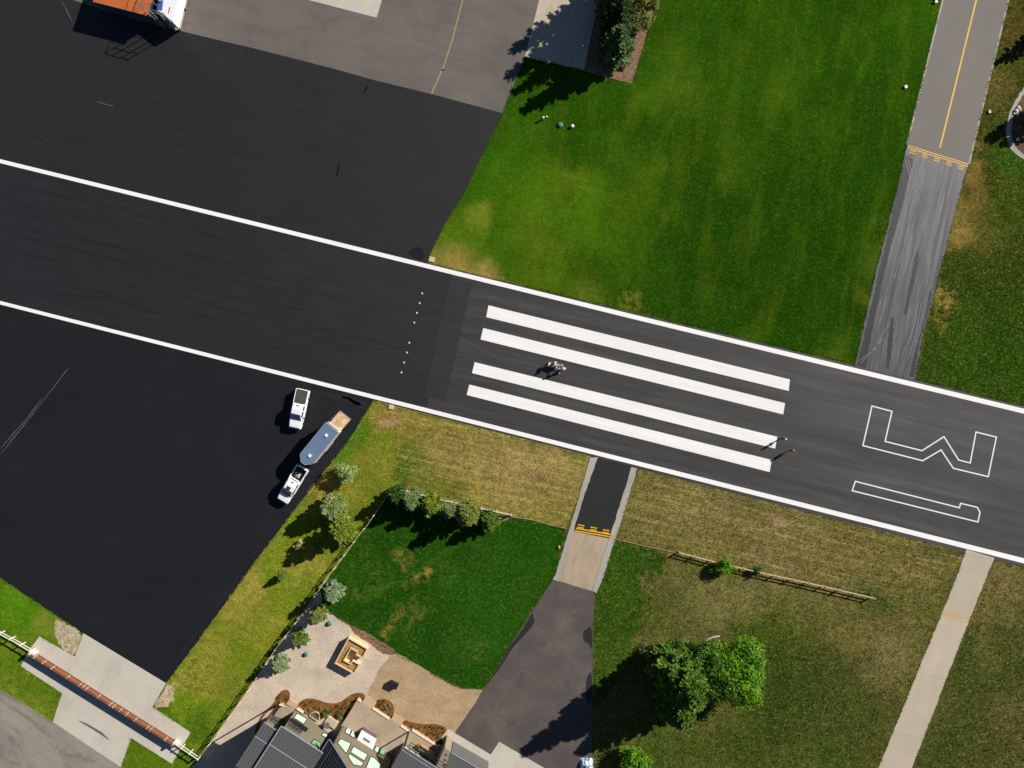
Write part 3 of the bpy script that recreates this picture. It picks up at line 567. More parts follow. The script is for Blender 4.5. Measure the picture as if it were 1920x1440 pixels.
for a_, b_ in (((480, 1082), (735, 1128)), ((470, 1100), (733, 1145))): stroke('holding_line', K([a_, b_]), .17, .030, M_yellow2, sw)
for a_ in ((495, 1055), (590, 1073), (683, 1092)):
    for dx, dy in ((0, 0), (-4, 18)): stroke('holding_dash', K([(a_[0] + dx, a_[1] + dy), (a_[0] + dx + 48, a_[1] + dy + 9)]), .15, .030, M_yellow2, sw)
K = lambda pts: C4(pts, 1440, 1080)
cp = bpy.data.objects['concrete_path']
for a_, b_ in (((1303, 287), (1513, 330)), ((1298, 302), (1506, 350))): stroke('holding_line', K([a_, b_]), .14, .046, M_yellow3, cp)
for a_ in ((1312, 258), (1393, 272), (1488, 294)):
    for dx, dy in ((0, 0), (-4, 18)): stroke('holding_dash', K([(a_[0] + dx, a_[1] + dy), (a_[0] + dx + (46 if a_[0] < 1480 else 26), a_[1] + dy + 9)]), .12, .046, M_yellow3, cp)
for px_, s_ in (([(1699, 290), (1712, 300), (1702, 345), (1688, 400), (1668, 470), (1652, 540), (1632, 640), (1622, 694), (1606, 688), (1618, 640), (1640, 545), (1655, 480), (1679, 372), (1690, 320)], 1),
                ([(1748, 540), (1742, 548), (1735, 590), (1718, 650), (1703, 706), (1713, 708), (1727, 632), (1744, 570)], 2), ([(1722, 470), (1716, 480), (1708, 520), (1694, 590), (1699, 590), (1713, 530), (1722, 490)], 3), ([(1676, 590), (1670, 600), (1664, 640), (1661, 690), (1667, 690), (1674, 640)], 4)):
    sheet('dark_sealer', px_, .0235, plain('sealer_dark', alb(38, 41, 48), .6, 0, .35, .25, 2) if s_ == 1 else bpy.data.materials['sealer_dark'], stw, jit=.09, step=.35, skirt=0, seed=s_)
plain('scrape', alb(126, 129, 130), .6)
# bright scrape marks on the sealed taxiway
for k in range(26):
    t = rnd.uniform(.02, .98); u = rnd.uniform(.1, .9); x0 = 1701 + (1603 - 1701) * t + u * 112; y0 = 271 + (690 - 271) * t + u * 35; L = rnd.uniform(20, 90)
    q = [(x0, y0), (x0 - .232 * L, y0 + L)]
    if q[1][1] < 690 + u * 30: smear(q, rnd.uniform(.06, .12), stw, .0250, bpy.data.materials['scrape'])
for p in ([(1700, 290), (1712, 330), (1722, 370)], [(1696, 292), (1708, 340)], [(1702, 283), (1730, 298), (1760, 308)], [(1605, 680), (1640, 655), (1670, 600)], [(1612, 684), (1660, 630)], [(1722, 560), (1715, 610), (1690, 670)], [(1728, 560), (1718, 625), (1700, 680)]): smear(p, .1, stw, .0250, bpy.data.materials['scrape'])
M_squig = plain('pale_tar_snake', alb(114, 105, 99), .7)
for p in ([(440, 230), (478, 262), (430, 285), (385, 315), (368, 375), (410, 400), (468, 448), (470, 475), (360, 445)], [(320, 470), (400, 530), (445, 560), (490, 570)], [(270, 500), (330, 515)], [(160, 515), (205, 550), (300, 585), (350, 605)], [(0, 780), (70, 705), (95, 720)], [(380, 940), (300, 960), (240, 930)]):
    smear(C4(p, 960, 1080), .11, drv, .0295, M_squig)
for p in ([(1330, 1050), (1420, 1040), (1520, 1080), (1600, 1150)], [(1560, 1170), (1640, 1120), (1690, 1060)], [(1700, 1260), (1760, 1220), (1810, 1180)], [(1600, 1230), (1700, 1290)]):
    smear(C4([(x + 320, y - 0) for x, y in p], 480, 1080), .10, drv, .0295, M_squig)
# dark tyre stains beside the gate
smear(C4([(590, 1085), (680, 1130), (760, 1180), (820, 1230)], 0, 1080), .55, bpy.data.objects['gate_apron'], .0415, plain('oil_stain', alb(110, 108, 104), .7))
# ================================================================== trees and shrubs
def leaf_mesh(name, C, D, U, L, W, mat, parent, col=None):
    """many small bent leaf / twig blades: centre C, along D, side U, length L, width W"""
    n = len(C); a = C - D * (L / 2)[:, None]; b = C + D * (L / 2)[:, None]; s = U * (W / 2)[:, None]
    V = np.stack([a - s * .55, a + s * .55, C + s + 0 * a, b, C - s], 1).reshape(-1, 3)
    i = np.arange(n)[:, None] * 5
    F = np.concatenate([i + np.array([0, 1, 2, 4]), i + np.array([4, 2, 3, 3])], 0)
    me = bpy.data.meshes.new(name)
    q = (i + np.array([0, 1, 2, 4])); t = (i + np.array([4, 2, 3]))
    lv = np.concatenate([q.ravel(), t.ravel()]); ls = np.concatenate([np.arange(n) * 4, n * 4 + np.arange(n) * 3])
    me.vertices.add(len(V)); me.vertices.foreach_set('co', V.astype(np.float32).ravel())
    me.loops.add(len(lv)); me.loops.foreach_set('vertex_index', lv.astype(np.int32))
    me.polygons.add(len(ls)); me.polygons.foreach_set('loop_start', ls.astype(np.int32))
    me.update(calc_edges=True); me.validate()
    return link(name, me, mat, parent)
def unit(v): return v / np.maximum(1e-9, np.linalg.norm(v, axis=-1, keepdims=True))
def spruce(px, py, h, r, mat, label, group=None, seed=0, cat='tree', name='spruce_tree', dens=1.0, tip=.12, low=.06, irr=.2, blade=1.0):
    """conifer: whorls of drooping boughs carrying flat sprays; px, py is the foot of the trunk"""
    R = np.random.RandomState(seed + 11); p = P(px, py, 0)
    root = empty(name, label, cat, (p.x, p.y, 0), 0, group)
    M = MB(); M.cone((0, 0, -.05), (0, 0, h * .96), max(.05, h * .018), .015, 8)
    big_ = h > 5; r *= 1.22 if big_ else 1.48; h *= 1.04 if big_ else 1.26; nb = int((24 + h * 16) * dens); Cs = []; Ds = []; Us = []; Ls = []; Ws = []
    for k in range(nb):
        t = (k + R.rand() * .8) / nb; z = h * (low + (1 - low) * (1 - (1 - t) ** 1.25)); fr = 1 - (z / h - low) / (1 - low)
        ln = r * (fr ** .8 * (1 - tip) + tip * (fr > .03)) * R.uniform(1 - irr * 1.6, 1 + irr * .5) * (.85 if z / h < .14 else 1)
        az = k * 2.39996 + R.uniform(-.3, .3); rise = R.uniform(-.28, .05) + .5 * (1 - fr)
        d = unit(np.array([math.cos(az), math.sin(az), rise])); side = unit(np.array([-math.sin(az), math.cos(az), 0]))
        M.bar((0, 0, z), tuple(d * ln * .75 + np.array([0, 0, z])), max(.012, ln * .014), n=3)
        m = max(10, int(44 * ln * dens + 8)) if h > 6 else max(12, int(56 * ln * dens + 12))
        s = R.rand(m) ** .62; wd = (.30 * ln + .05) * (1 - .75 * s) + .03; sg = R.choice([-1, 1], m); off = R.rand(m) * wd
        c = np.array([0, 0, z]) + d * (ln * (.12 + .9 * s))[:, None] + side * (sg * off)[:, None] + np.stack([0 * s, 0 * s, R.uniform(-.10, .08, m) * (.3 + ln * .35) - .10 * off], 1)
        dd = unit(d[None] * .8 + side[None] * (sg * .65)[:, None] + R.normal(0, .22, (m, 3)))
        uu = unit(np.cross(dd, np.array([0, 0, 1.0]) + R.normal(0, .5, (m, 3))))
        sz = (.13 + .055 * min(ln, 3)) * blade * R.uniform(.7, 1.35, m)
        Cs.append(c); Ds.append(dd); Us.append(uu); Ls.append(sz * 1.7); Ws.append(sz * .62)
    M.build('trunk', M_wood, root)
    leaf_mesh('crown', np.concatenate(Cs), np.concatenate(Ds), np.concatenate(Us), np.concatenate(Ls), np.concatenate(Ws), mat, root)
    return root
def broadleaf(px, py, h, r, mat, label, group=None, seed=0, name='leafy_tree', cat='tree', clumps=26, leaves=150, leaf=.16, squash=.8, cr=.42, stems=5, base=.12):
    """deciduous tree or shrub: forked trunk and limbs, leaf clumps spread through an uneven crown"""
    R = np.random.RandomState(seed + 5); p = P(px, py, 0); r *= 1.15; clumps = int(clumps * 1.3); leaf *= 1.1
    root = empty(name, label, cat, (p.x, p.y, 0), 0, group)
    M = MB(); zc = h * (base + 1) / 2; hh = h * (1 - base) / 2
    M.cone((0, 0, -.05), (0, 0, zc * .7), max(.03, h * .022), max(.02, h * .014), 7)
    Cs = []; Ds = []; Us = []; Ls = []
    for k in range(clumps):
        u = unit(R.normal(0, 1, 3)); u[2] = abs(u[2]) * (1 if R.rand() < .75 else -.6); q = R.uniform(.35, .86) * (1 + .25 * math.sin(3 * math.atan2(u[1], u[0]) + seed))
        c = np.array([u[0] * r * q, u[1] * r * q, zc + u[2] * hh * q * squash * 1.2]); rad = r * cr * R.uniform(.55, 1.1)
        if k < stems * 3: M.cone((0, 0, zc * .45), tuple(c), max(.018, h * .009), .008, 5)
        v = unit(R.normal(0, 1, (leaves, 3))); rr = rad * R.rand(leaves) ** .45
        pt = c + v * rr[:, None] * np.array([1, 1, .8]); pt[:, 2] = np.maximum(pt[:, 2], .06 + .04 * R.rand(leaves))
        nrm = unit(v + R.normal(0, .7, (leaves, 3)) + np.array([0, 0, .7])); dd = unit(np.cross(nrm, R.normal(0, 1, (leaves, 3))))
        Cs.append(pt); Ds.append(dd); Us.append(np.cross(nrm, dd)); Ls.append(leaf * R.uniform(.6, 1.35, leaves))
    L = np.concatenate(Ls); M.build('trunk', M_wood, root)
    leaf_mesh('crown', np.concatenate(Cs), np.concatenate(Ds), np.concatenate(Us), L, L * .72, mat, root)
    return root
M_wood = plain('bark', alb(96, 78, 58), .9, 0, .1, .25, 9)
F = lambda n, a, b, **k: foliage(n, alb(*a), alb(*b), **k)
f_blue = F('blue_spruce_needles', (118, 148, 78), (154, 174, 110)); f_yel = F('yellow_green_needles', (124, 148, 36), (162, 174, 58)); f_mid = F('mid_green_needles', (92, 128, 34), (126, 156, 60))
f_deep = F('deep_green_needles', (48, 92, 24), (84, 128, 40)); f_pale = F('pale_leaves', (144, 172, 92), (186, 200, 130), dark=.55); f_sage = F('sage_leaves', (138, 160, 82), (180, 196, 126), dark=.5)
f_dark = F('dark_spruce_needles', (44, 72, 20), (76, 108, 40)); f_big = F('large_spruce_needles', (72, 118, 24), (134, 172, 60), trans=.25, dark=.45); f_lime = F('lime_leaves', (88, 142, 12), (132, 182, 24), trans=.35, dark=.5); f_tan = F('tan_leaves', (186, 172, 116), (214, 204, 156)); f_olive = F('olive_leaves', (112, 122, 44), (158, 158, 76))
R6 = 'spruces in a row behind the rail fence'
# row along the fence of the inner lawn
spruce(748, 926, 3.0, 1.25, f_deep, 'deep green spruce at the corner of the rail fence, first of the row', R6, 1, irr=.3)
spruce(774, 934, 3.4, 1.35, f_blue, 'blue-grey spruce in the fence row, beside the corner spruce', R6, 2)
spruce(812, 942, 3.2, 1.45, f_yel, 'broad yellow-green spruce in the fence row, left of the small grey-green one', R6, 3)
spruce(846, 953, 2.7, 1.15, F('grey_green_needles', (128, 146, 74), (150, 168, 110)), 'smallest grey-green spruce in the middle of the fence row', R6, 4)
spruce(880, 960, 4.2, 1.5, F('tall_yellow_green_needles', (128, 148, 58), (160, 172, 84)), 'tallest yellow-green spruce with a long pointed tip in the fence row', R6, 5)
spruce(919, 973, 3.0, 1.3, f_mid, 'mid green spruce at the east end of the fence row', R6, 6)
# free-standing ones beside the dark apron
broadleaf(653, 885, 2.6, 1.35, f_pale, 'pale leafy shrub tree beside the horse trailer, nearest the runway', None, 7, 'shrub_tree', clumps=30, leaves=90, leaf=.17, base=.05)
spruce(628, 948, 3.1, 1.55, f_sage, 'round sage-grey spruce on the grass between two shadows', None, 8, dens=1.5, irr=.12, tip=.3)
spruce(650, 989, 4.3, 1.85, f_yel, 'large yellow-green spruce touching the white rail fence', None, 9, dens=1.1)
broadleaf(565, 1022, 1.0, .75, f_tan, 'small tan-leaved sapling at the end of a big shadow', None, 10, 'sapling', clumps=12, leaves=40, leaf=.15)
spruce(532, 1079, 1.4, .55, F('small_spruce_needles', (110, 140, 50), (140, 166, 80)), 'tiny lone spruce on the grass west of the rail fence', None, 11)
G4 = 'young spruces inside the rail fence by the gravel'
spruce(630, 1105, 3.3, 1.2, F('silver_spruce_needles', (136, 162, 112), (170, 190, 142), dark=.65), 'silvery spruce at the lawn corner above the gravel yard', G4, 12)
spruce(600, 1149, 2.7, 1.05, F('soft_yellow_green_needles', (132, 146, 66), (164, 172, 96)), 'soft yellow-green spruce at the top corner of the gravel yard', G4, 13)
spruce(566, 1191, 2.4, 1.0, F('fresh_green_needles', (104, 138, 50), (136, 162, 76)), 'fresh green spruce between two others along the gravel yard fence', G4, 14)
spruce(530, 1238, 2.4, 1.05, F('silver_green_needles', (142, 168, 112), (172, 190, 140), dark=.65), 'silver-green spruce lowest along the gravel yard fence', G4, 15)
# big clump in the south-east field
spruce(1262, 1246, 12.6, 3.7, f_big, 'tallest dark green spruce in the clump beside the driveway', 'big trees in the field', 16, dens=1.35, irr=.16, blade=1.25)
spruce(1262, 1306, 8.0, 2.9, f_big, 'shorter dark spruce in the clump, nearest the bottom edge', 'big trees in the field', 17, dens=1.3, irr=.18, blade=1.2)
broadleaf(1324, 1252, 6.0, 3.7, F('deep_leaves', (58, 102, 18), (102, 146, 32), dark=.4), 'dark green leafy tree wedged between the conifers and the lime tree', 'big trees in the field', 28, clumps=60, leaves=300, leaf=.2, cr=.42)
broadleaf(1366, 1238, 6.0, 4.2, f_lime, 'bright lime-green leafy tree on the east side of the clump', 'big trees in the field', 18, clumps=110, leaves=300, leaf=.22, cr=.34, squash=.9)
broadleaf(1290, 1222, 3.2, 2.6, F('mixed_shrub_leaves', (58, 96, 26), (104, 132, 44)), 'loose green undergrowth shrub on the north side of the tree clump', None, 19, 'shrub', 'shrub', clumps=30, leaves=120, leaf=.2)
broadleaf(1228, 1225, 1.4, 2.3, F('flowering_shrub_leaves', (62, 76, 30), (150, 142, 96)), 'low straggly shrub with pale flowers beside the tree clump', None, 20, 'shrub', 'shrub', clumps=36, leaves=70, leaf=.15, cr=.25)
broadleaf(1184, 1416, 2.6, 2.2, f_lime, 'bright green shrub at the bottom edge beside the driveway', None, 21, 'shrub', 'shrub', clumps=34, leaves=170, leaf=.19)
# bushes on the second fence
broadleaf(1356, 1059, 1.8, 1.15, f_lime, 'bright green bush growing through the wooden fence', 'bushes on the field fence', 22, 'bush', 'bush', clumps=22, leaves=80, leaf=.17)
broadleaf(1338, 1067, 1.1, .6, f_lime, 'small green bush just left of the bright fence bush', 'bushes on the field fence', 23, 'bush', 'bush', clumps=10, leaves=60, leaf=.14)
broadleaf(1415, 1068, 1.1, .7, f_deep, 'low dark green bush further right on the wooden fence', 'bushes on the field fence', 24, 'bush', 'bush', clumps=10, leaves=60, leaf=.14)
# hedge by the concrete strip at the top
GT = 'trees beside the shaded concrete strip'
spruce(1150, 108, 7.8, 2.5, F('hedge_spruce_needles', (72, 104, 46), (118, 144, 78)), 'grey-green spruce at the open end of the mulch bed', GT, 30, dens=1.1, irr=.3)
spruce(1152, 62, 8.6, 2.4, f_dark, 'dark spruce behind the end one beside the concrete strip', GT, 31, irr=.3)
spruce(1146, 30, 9.0, 2.7, F('olive_spruce_needles', (84, 96, 40), (130, 136, 66)), 'olive spruce near the top edge beside the concrete strip', GT, 32, irr=.3)
spruce(1160, -20, 9.0, 3.0, f_dark, 'dark spruce cut by the top edge beside the concrete strip', GT, 33, irr=.3)
for i, (x, y, h, r) in enumerate(((1197, 48, 2.6, 1.7), (1208, 14, 2.8, 1.8), (1216, -22, 2.8, 1.8))):
    broadleaf(x, y, h, r, f_olive, ('olive hedge bush nearest the bare end of the mulch bed', 'olive hedge bush in the middle of the mulch bed', 'olive hedge bush cut by the top edge')[i], 'hedge bushes on the lawn side', 34 + i, 'hedge_bush', 'bush', clumps=34, leaves=110, leaf=.16, base=0.0)
spruce(1938, 78, 2.7, 1.2, f_dark, 'dark spruce cut by the right edge above the mulch island', 'trees at the right edge', 38, irr=.35, dens=.8)
spruce(2000, 176, 6.5, 1.3, f_dark, 'slim spruce just outside the right edge by the mulch island', 'trees at the right edge', 39, irr=.1, dens=1.2, tip=.5)
spruce(1958, 225, 3.0, 1.4, f_dark, 'low spruce in the mulch island at the right edge', 'trees at the right edge', 40)

# ================================================================== rocks, boxes and little things
M_rock = plain('pale_rock', alb(226, 220, 208), .8, 0, .2, .2, 4)
def rock(px, py, r, label, group=None, seed=0, mat=None, flat=.6):
    R = random.Random(seed); bm = bmesh.new(); bmesh.ops.create_icosphere(bm, subdivisions=2, radius=r)
    k = [R.uniform(-.22, .22) for _ in range(6)]
    for v in bm.verts:
        d = v.co.normalized(); v.co *= 1 + k[0] * d.x + k[1] * d.y + k[2] * d.x * d.y * 2 + k[3] * d.z + R.uniform(-.05, .05); v.co.z *= flat
    me = bpy.data.meshes.new('rock'); bm.to_mesh(me); bm.free(); p = P(px, py, 0); o = link('rock', me, mat or M_rock, None, (p.x, p.y, .03 + r * flat * .5)); o.rotation_euler = (0, 0, R.uniform(0, 6))
    return tag(o, label, 'rock', group)
RI = 'white rocks in the mulch island'
for i, (x, y, r, l) in enumerate(((1909, 203, .28, 'uppermost pale rock in the mulch island'), (1904, 209, .3, 'largest pale rock of the upper cluster in the island'), (1913, 207, .22, 'small right-hand rock of the upper cluster in the island'),
    (1906, 214, .24, 'lowest pale rock of the upper cluster in the island'), (1901, 213, .17, 'left-hand small rock of the upper cluster in the island'), (1907, 262, .25, 'pale rock alone near the lower gravel rim of the island'), (1919, 257, .2, 'pale rock beside the dark spruce at the right edge'))):
    rock(x, y, r, l, RI, i)
rock(1274, 1212, .26, 'single pale rock north of the tree clump', None, 20); rock(1240, 1226, .2, 'small pinkish rock in the straggly shrub', None, 21, plain('pink_rock', alb(206, 168, 150), .8))
rock(1048, 1025, .22, 'tan rock on the inner lawn beside the kerb', None, 22, plain('tan_rock', alb(186, 160, 116), .8))
# curved stone edging above the clump
M = MB()
pts = C4([(1550, 450), (1500, 458), (1450, 485), (1410, 520), (1370, 555)], 960, 1080)
for i in range(16):
    t = i / 15 * 4; k = min(3, int(t)); f_ = t - k; x = pts[k][0] * (1 - f_) + pts[k + 1][0] * f_; y = pts[k][1] * (1 - f_) + pts[k + 1][1] * f_
    p = P(x, y); M.box((p.x, p.y, .06), (.26, .17, .16), -.6 + rnd.uniform(-.3, .3))
tag(M.build('stone_edging', M_rock, None, bevel=.03), 'short curved stone edging north of the tree clump', 'edging')
def lidbox(px, py, w, d, h, rz, mat, name, label, cat, group=None, lidm=None):
    p = P(px, py); r = empty(name, label, cat, (p.x, p.y, 0), rz, group)
    MB().box((0, 0, h * .45 - .02), (w, d, h * .9 + .04)).build('body', mat, r, bevel=.015)
    MB().box((0, 0, h * .95 + .002), (w + .05, d + .05, h * .1)).build('lid', lidm or mat, r, bevel=.02); return r
M_wbox = plain('white_plastic', (.74, .78, .76), .5); M_post = plain('weathered_white_wood', alb(214, 208, 196), .8, 0, .2, .1, 5)
lidbox(1697.5, 163.5, .32, .4, .22, .2, M_wbox, 'junction_box', 'small white box alone on the lawn west of the grey taxiway', 'utility box')
lidbox(1754, 4.5, .34, .3, .25, .2, M_wbox, 'junction_box', 'white box at the top edge beside the grey taxiway', 'utility box')
lidbox(1757, -3, .3, .3, .3, .2, M_wbox, 'junction_box', 'smaller white box cut off at the top edge by the taxiway', 'utility box')
lidbox(1854.5, 210, .28, .4, .2, .1, plain('off_white_plastic', alb(214, 212, 200), .6), 'junction_box', 'pale box on the dry strip east of the grey taxiway', 'utility box')
lidbox(810, 486.5, .8, .7, .12, -.25, plain('pale_precast', alb(206, 188, 158), .8), 'concrete_marker', 'pale concrete block where the apron meets the north lawn', 'marker block')
lidbox(734, 763, .7, .6, .12, -.1, plain('pale_precast_2', alb(208, 198, 168), .8), 'concrete_marker', 'pale concrete block below the runway edge south of the bars', 'marker block')
M_green = plain('green_plastic', alb(70, 130, 108), .5, 0, .4)
def dome_cap(px, py, r, h, label, group, mat=M_green, name='utility_dome', cat='utility lid'):
    p = P(px, py); t = empty(name, label, cat, (p.x, p.y, 0), 0, group)
    MB().cone((0, 0, -.02), (0, 0, h * .5), r, r * .97, 18).build('rim', mat, t)
    MB().dome((0, 0, h * .5 + .001), r * .92, h * .5, 18).build('cap', mat, t, smooth=True); return t
dome_cap(1050.5, 234.5, .42, .25, 'green round lid on the north lawn between two small posts', None)
dome_cap(618, 1168.5, .38, .38, 'green dome by the top corner of the gravel yard', 'green domes on the gravel')
dome_cap(574.5, 1226, .34, .4, 'green dome near the fence, lower in the gravel yard', 'green domes on the gravel')
def vent(px, py, h, r, label, group=None):
    p = P(px, py); t = empty('vent_pipe', label, 'vent pipe', (p.x, p.y, 0), 0, group)
    MB().cone((0, 0, -.05), (0, 0, h), r, r, 12).build('pipe', M_wbox, t); MB().dome((0, 0, h + .001), r * 1.5, r * .8, 12).build('cap', M_wbox, t, smooth=True)
GV = 'white vent pipes on the north lawn'
vent(1018.5, 223, .6, .11, 'white pipe with a shadow left of the green lid', GV); vent(1025, 220, .25, .08, 'smallest white pipe, left of the green lid', GV); vent(1073, 237.5, .25, .17, 'white pipe right of the green lid', GV)
# inset runway lights
M_rim = plain('light_rim', alb(170, 120, 40), .5, .5); M_lens = plain('amber_lens', alb(250, 222, 170), .3, 0, .6)
pr = None
LN = ['first amber light from the grass, in the row before the white bars', 'second amber light from the north end of the row', 'third amber light from the north end of the row', 'fourth amber light, last before the gap in the row',
      'fifth amber light, first after the gap in the row', 'sixth amber light, second after the gap', 'seventh amber light, next to the southern end of the row', 'southernmost amber light of the row']
for i, (x, y) in enumerate(C4([(1245, 762), (1226, 835), (1205, 908), (1186, 981), (1148, 1132), (1130, 1205), (1109, 1280), (1090, 1355)], 480, 360)):
    p = P(x, y)
    if pr is None:
        pr = empty('runway_light', LN[0], 'runway light', (p.x, p.y, .03), 0, 'amber lights across the runway')
        MB().cone((0, 0, 0), (0, 0, .05), .20, .17, 16).build('rim', M_rim, pr); MB().dome((0, 0, .051), .12, .06, 14).build('lens', M_lens, pr, smooth=True); t = pr
    else: t = copy_tree(pr); t.location = (p.x, p.y, .03); t['label'] = LN[i]
# black barbecue-sized box on straw ground
p = P(739, 1281.5); g = empty('storage_box', 'black storage box alone on the straw ground', 'storage box', (p.x, p.y, 0), -.45)
M_blk = plain('black_plastic', alb(34, 34, 38), .5); MB().box((0, 0, .3), (1.25, .8, .62)).build('body', M_blk, g, bevel=.05); MB().prism([(-.66, -.44), (.66, -.44), (.66, .44), (-.66, .44)], .612, .68).build('lid', M_blk, g, bevel=.04); MB().box((0, -.46, .5), (.3, .05, .06)).build('handle', plain('grey_metal', alb(120, 120, 120), .4, .8), g)
# folded blue tarp beside the driveway at the bottom edge
p = P(1100, 1440); R = np.random.RandomState(4); M = MB(); n = 12; vs = []; fs = []
for j in range(n):
    for i in range(n):
        u = i / (n - 1) * 2 - 1; v_ = j / (n - 1) * 2 - 1; q = max(0, 1 - (u * u + v_ * v_) * .55)
        vs.append((u * .95 + R.uniform(-.07, .07), v_ * 1.5 + R.uniform(-.07, .07), .03 + q * .75 * R.uniform(.75, 1.15) if q > .1 and 0 < i < n - 1 and 0 < j < n - 1 else .03))
for j in range(n - 1):
    for i in range(n - 1): fs.append((j * n + i, j * n + i + 1, (j + 1) * n + i + 1, (j + 1) * n + i))
m, nt, b = new_mat('tarp'); nt.links.new(mixc(nt, mrange(nt, noise(nt, objvec(nt), 1.6, 3), .42, .55, 0, 1), alb(90, 130, 184), alb(206, 214, 222)), b.inputs['Base Color']); b.inputs['Roughness'].default_value = .35
M.add(vs, fs); o = M.build('tarp_bundle', m); o.location = (p.x, p.y, 0); tag(o, 'crumpled blue and white tarp beside the driveway at the bottom edge', 'tarp')

# ================================================================== fences
M_rail = plain('pale_fence_rail', alb(214, 200, 180), .75, 0, .2, .08, 4); M_railw = plain('white_fence_rail', alb(216, 210, 196), .7, 0, .2, .05, 4); M_railt = plain('timber_rail', alb(200, 176, 142), .8, 0, .2, .15, 5)
def rail_fence(line, h, rails, label, mat, step=2.25, post=.14, wide=.14, deep=.05, name='rail_fence', cap=False, topflat=False):
    """line: top-rail pixels (at height h)"""
    pts = [P(x, y, h) for x, y in line]; root = empty(name, label, 'fence', (pts[0].x, pts[0].y, 0)); o0 = Vector((pts[0].x, pts[0].y, 0))
    q = [Vector((p.x, p.y, 0)) - o0 for p in pts]
    for ri, rz in enumerate(rails):
        M = MB()
        for a_, b_ in zip(q[:-1], q[1:]):
            u = (b_ - a_).normalized()
            M.bar(a_ + Vector((0, 0, rz)), b_ + u * .02 + Vector((0, 0, rz)), wide if (topflat and ri == 0) else deep, deep if (topflat and ri == 0) else wide)
        M.build('rail', mat, root)
    cum = 0; L = sum((b_ - a_).length for a_, b_ in zip(q[:-1], q[1:])); n = max(1, round(L / step)); d = 0
    for k in range(n + 1):
        s = L * k / n; acc = 0
        for a_, b_ in zip(q[:-1], q[1:]):
            l = (b_ - a_).length
            if s <= acc + l + 1e-6 or b_ is q[-1]:
                c = a_ + (b_ - a_) * min(1, (s - acc) / l); ang = math.atan2((b_ - a_).y, (b_ - a_).x); break
            acc += l
        M = MB(); M.box((0, 0, (h + .02) / 2 - .05), (post, post, h + .14), ang); M.box((0, 0, h + .055), (post * 1.35, post * 1.35, .05), ang)
        o = M.build('post', mat, root); o.location = (c.x, c.y, 0)
    return root
rail_fence([(734, 915), (722, 935), (689, 984), (670, 1007), (651, 1034), (632, 1059), (616, 1080), (570, 1147), (517, 1217), (482, 1270), (447, 1320), (395, 1392), (371, 1424)], 1.05, (1.0, .6), 'long pale rail fence from the spruce row down beside the gravel yard', M_rail, 2.4)
rail_fence([(734, 915), (778, 925), (830, 938), (904, 954), (959, 966)], 1.0, (.95, .55), 'short pale rail fence along the row of six spruces', M_rail, 2.2, topflat=True)
rail_fence([(1275, 1037), (1345, 1055), (1435, 1076), (1545, 1100), (1640, 1122.5)], 0.9, (.85, .5), 'weathered wooden fence alone in the south field', M_railt, 2.4, topflat=True)
rail_fence([(-22, 1178), (0, 1190), (25, 1203), (56, 1222)], 1.2, (1.15, .65), 'white rail fence at the left edge leading to the gate', M_railw, 1.6)
rail_fence([(325, 1393), (345, 1407), (370, 1424)], 1.2, (1.15, .65), 'short white rail fence between the gate and the gravel yard corner', M_railw, 1.3)
# buried kerb boards continuing the fence lines
for pth, l in (([(959, 969), (1000, 975), (1030, 984), (1063, 991)], 'low timber edging between spruce row and short taxiway'), ([(1152, 1010), (1200, 1022), (1275, 1038)], 'low timber edging between short taxiway and wooden fence')):
    M = MB(); q = [P(x, y) for x, y in pth]
    for a_, b_ in zip(q[:-1], q[1:]): M.bar(a_ + Vector((0, 0, .05)), b_ + Vector((0, 0, .05)), .10, .12)
    tag(M.build('timber_edging', plain('old_timber', alb(150, 130, 96), .9), None), l, 'edging')

# sliding gate
A = P(57, 1229, 1.1); B = P(321, 1395, 1.1); o0 = Vector((A.x, A.y, 0)); g = empty('sliding_gate', 'long rust-brown sliding gate across the concrete apron', 'gate', tuple(o0))
M_rust = plain('rust_steel', alb(128, 80, 54), .8, .0, .3, .25, 3); M_rust2 = plain('dark_rust', alb(104, 62, 46), .8); M_gw = plain('gate_white', alb(214, 202, 186), .7)
b_ = Vector((B.x, B.y, 0)) - o0; u = b_.normalized(); nrm = Vector((-u.y, u.x, 0)); L = b_.length; ang = math.atan2(u.y, u.x)
MB().bar(Vector((0, 0, 1.06)), b_ + Vector((0, 0, 1.06)), .30, .09).build('top_beam', M_rust, g)
MB().bar(Vector((0, 0, .62)), b_ + Vector((0, 0, .62)), .05, .74).build('panel', M_rust, g)
MB().bar(Vector((0, 0, .17)), b_ + Vector((0, 0, .17)), .16, .10).build('bottom_beam', M_rust2, g)
R = random.Random(5); s = .6
while s < L - .4:
    M = MB(); c = u * s; M.box((c.x, c.y, 1.116), (R.choice([.08, .1, .22]), .24, .012), ang); c2 = c + nrm * .05; M.box((c2.x, c2.y, .62), (.07, .03, .7), ang); M.build('stile', M_gw, g); s += R.choice([.55, 1.1, 1.5, 2.1, 2.6])
for e_, nm, l in ((Vector((0, 0, 0)) - u * .28, 'gate_post', 'brown-capped gate post at the left end of the sliding gate'), (b_ + u * .25, 'gate_post', 'brown-capped gate post at the right end of the sliding gate')):
    t = empty('gate_post', l, 'gate post', tuple(o0 + e_), ang, 'posts of the sliding gate')
    MB().box((0, 0, .6), (.3, .42, 1.3)).build('post', M_gw, t, bevel=.02); MB().box((0, -.06, 1.27), (.34, .36, .05)).build('cap', plain('brown_cap', alb(140, 84, 66), .7), t); MB().box((.42, .12, .45), (.5, .4, .9)).build('motor_housing', M_gw, t, bevel=.04)

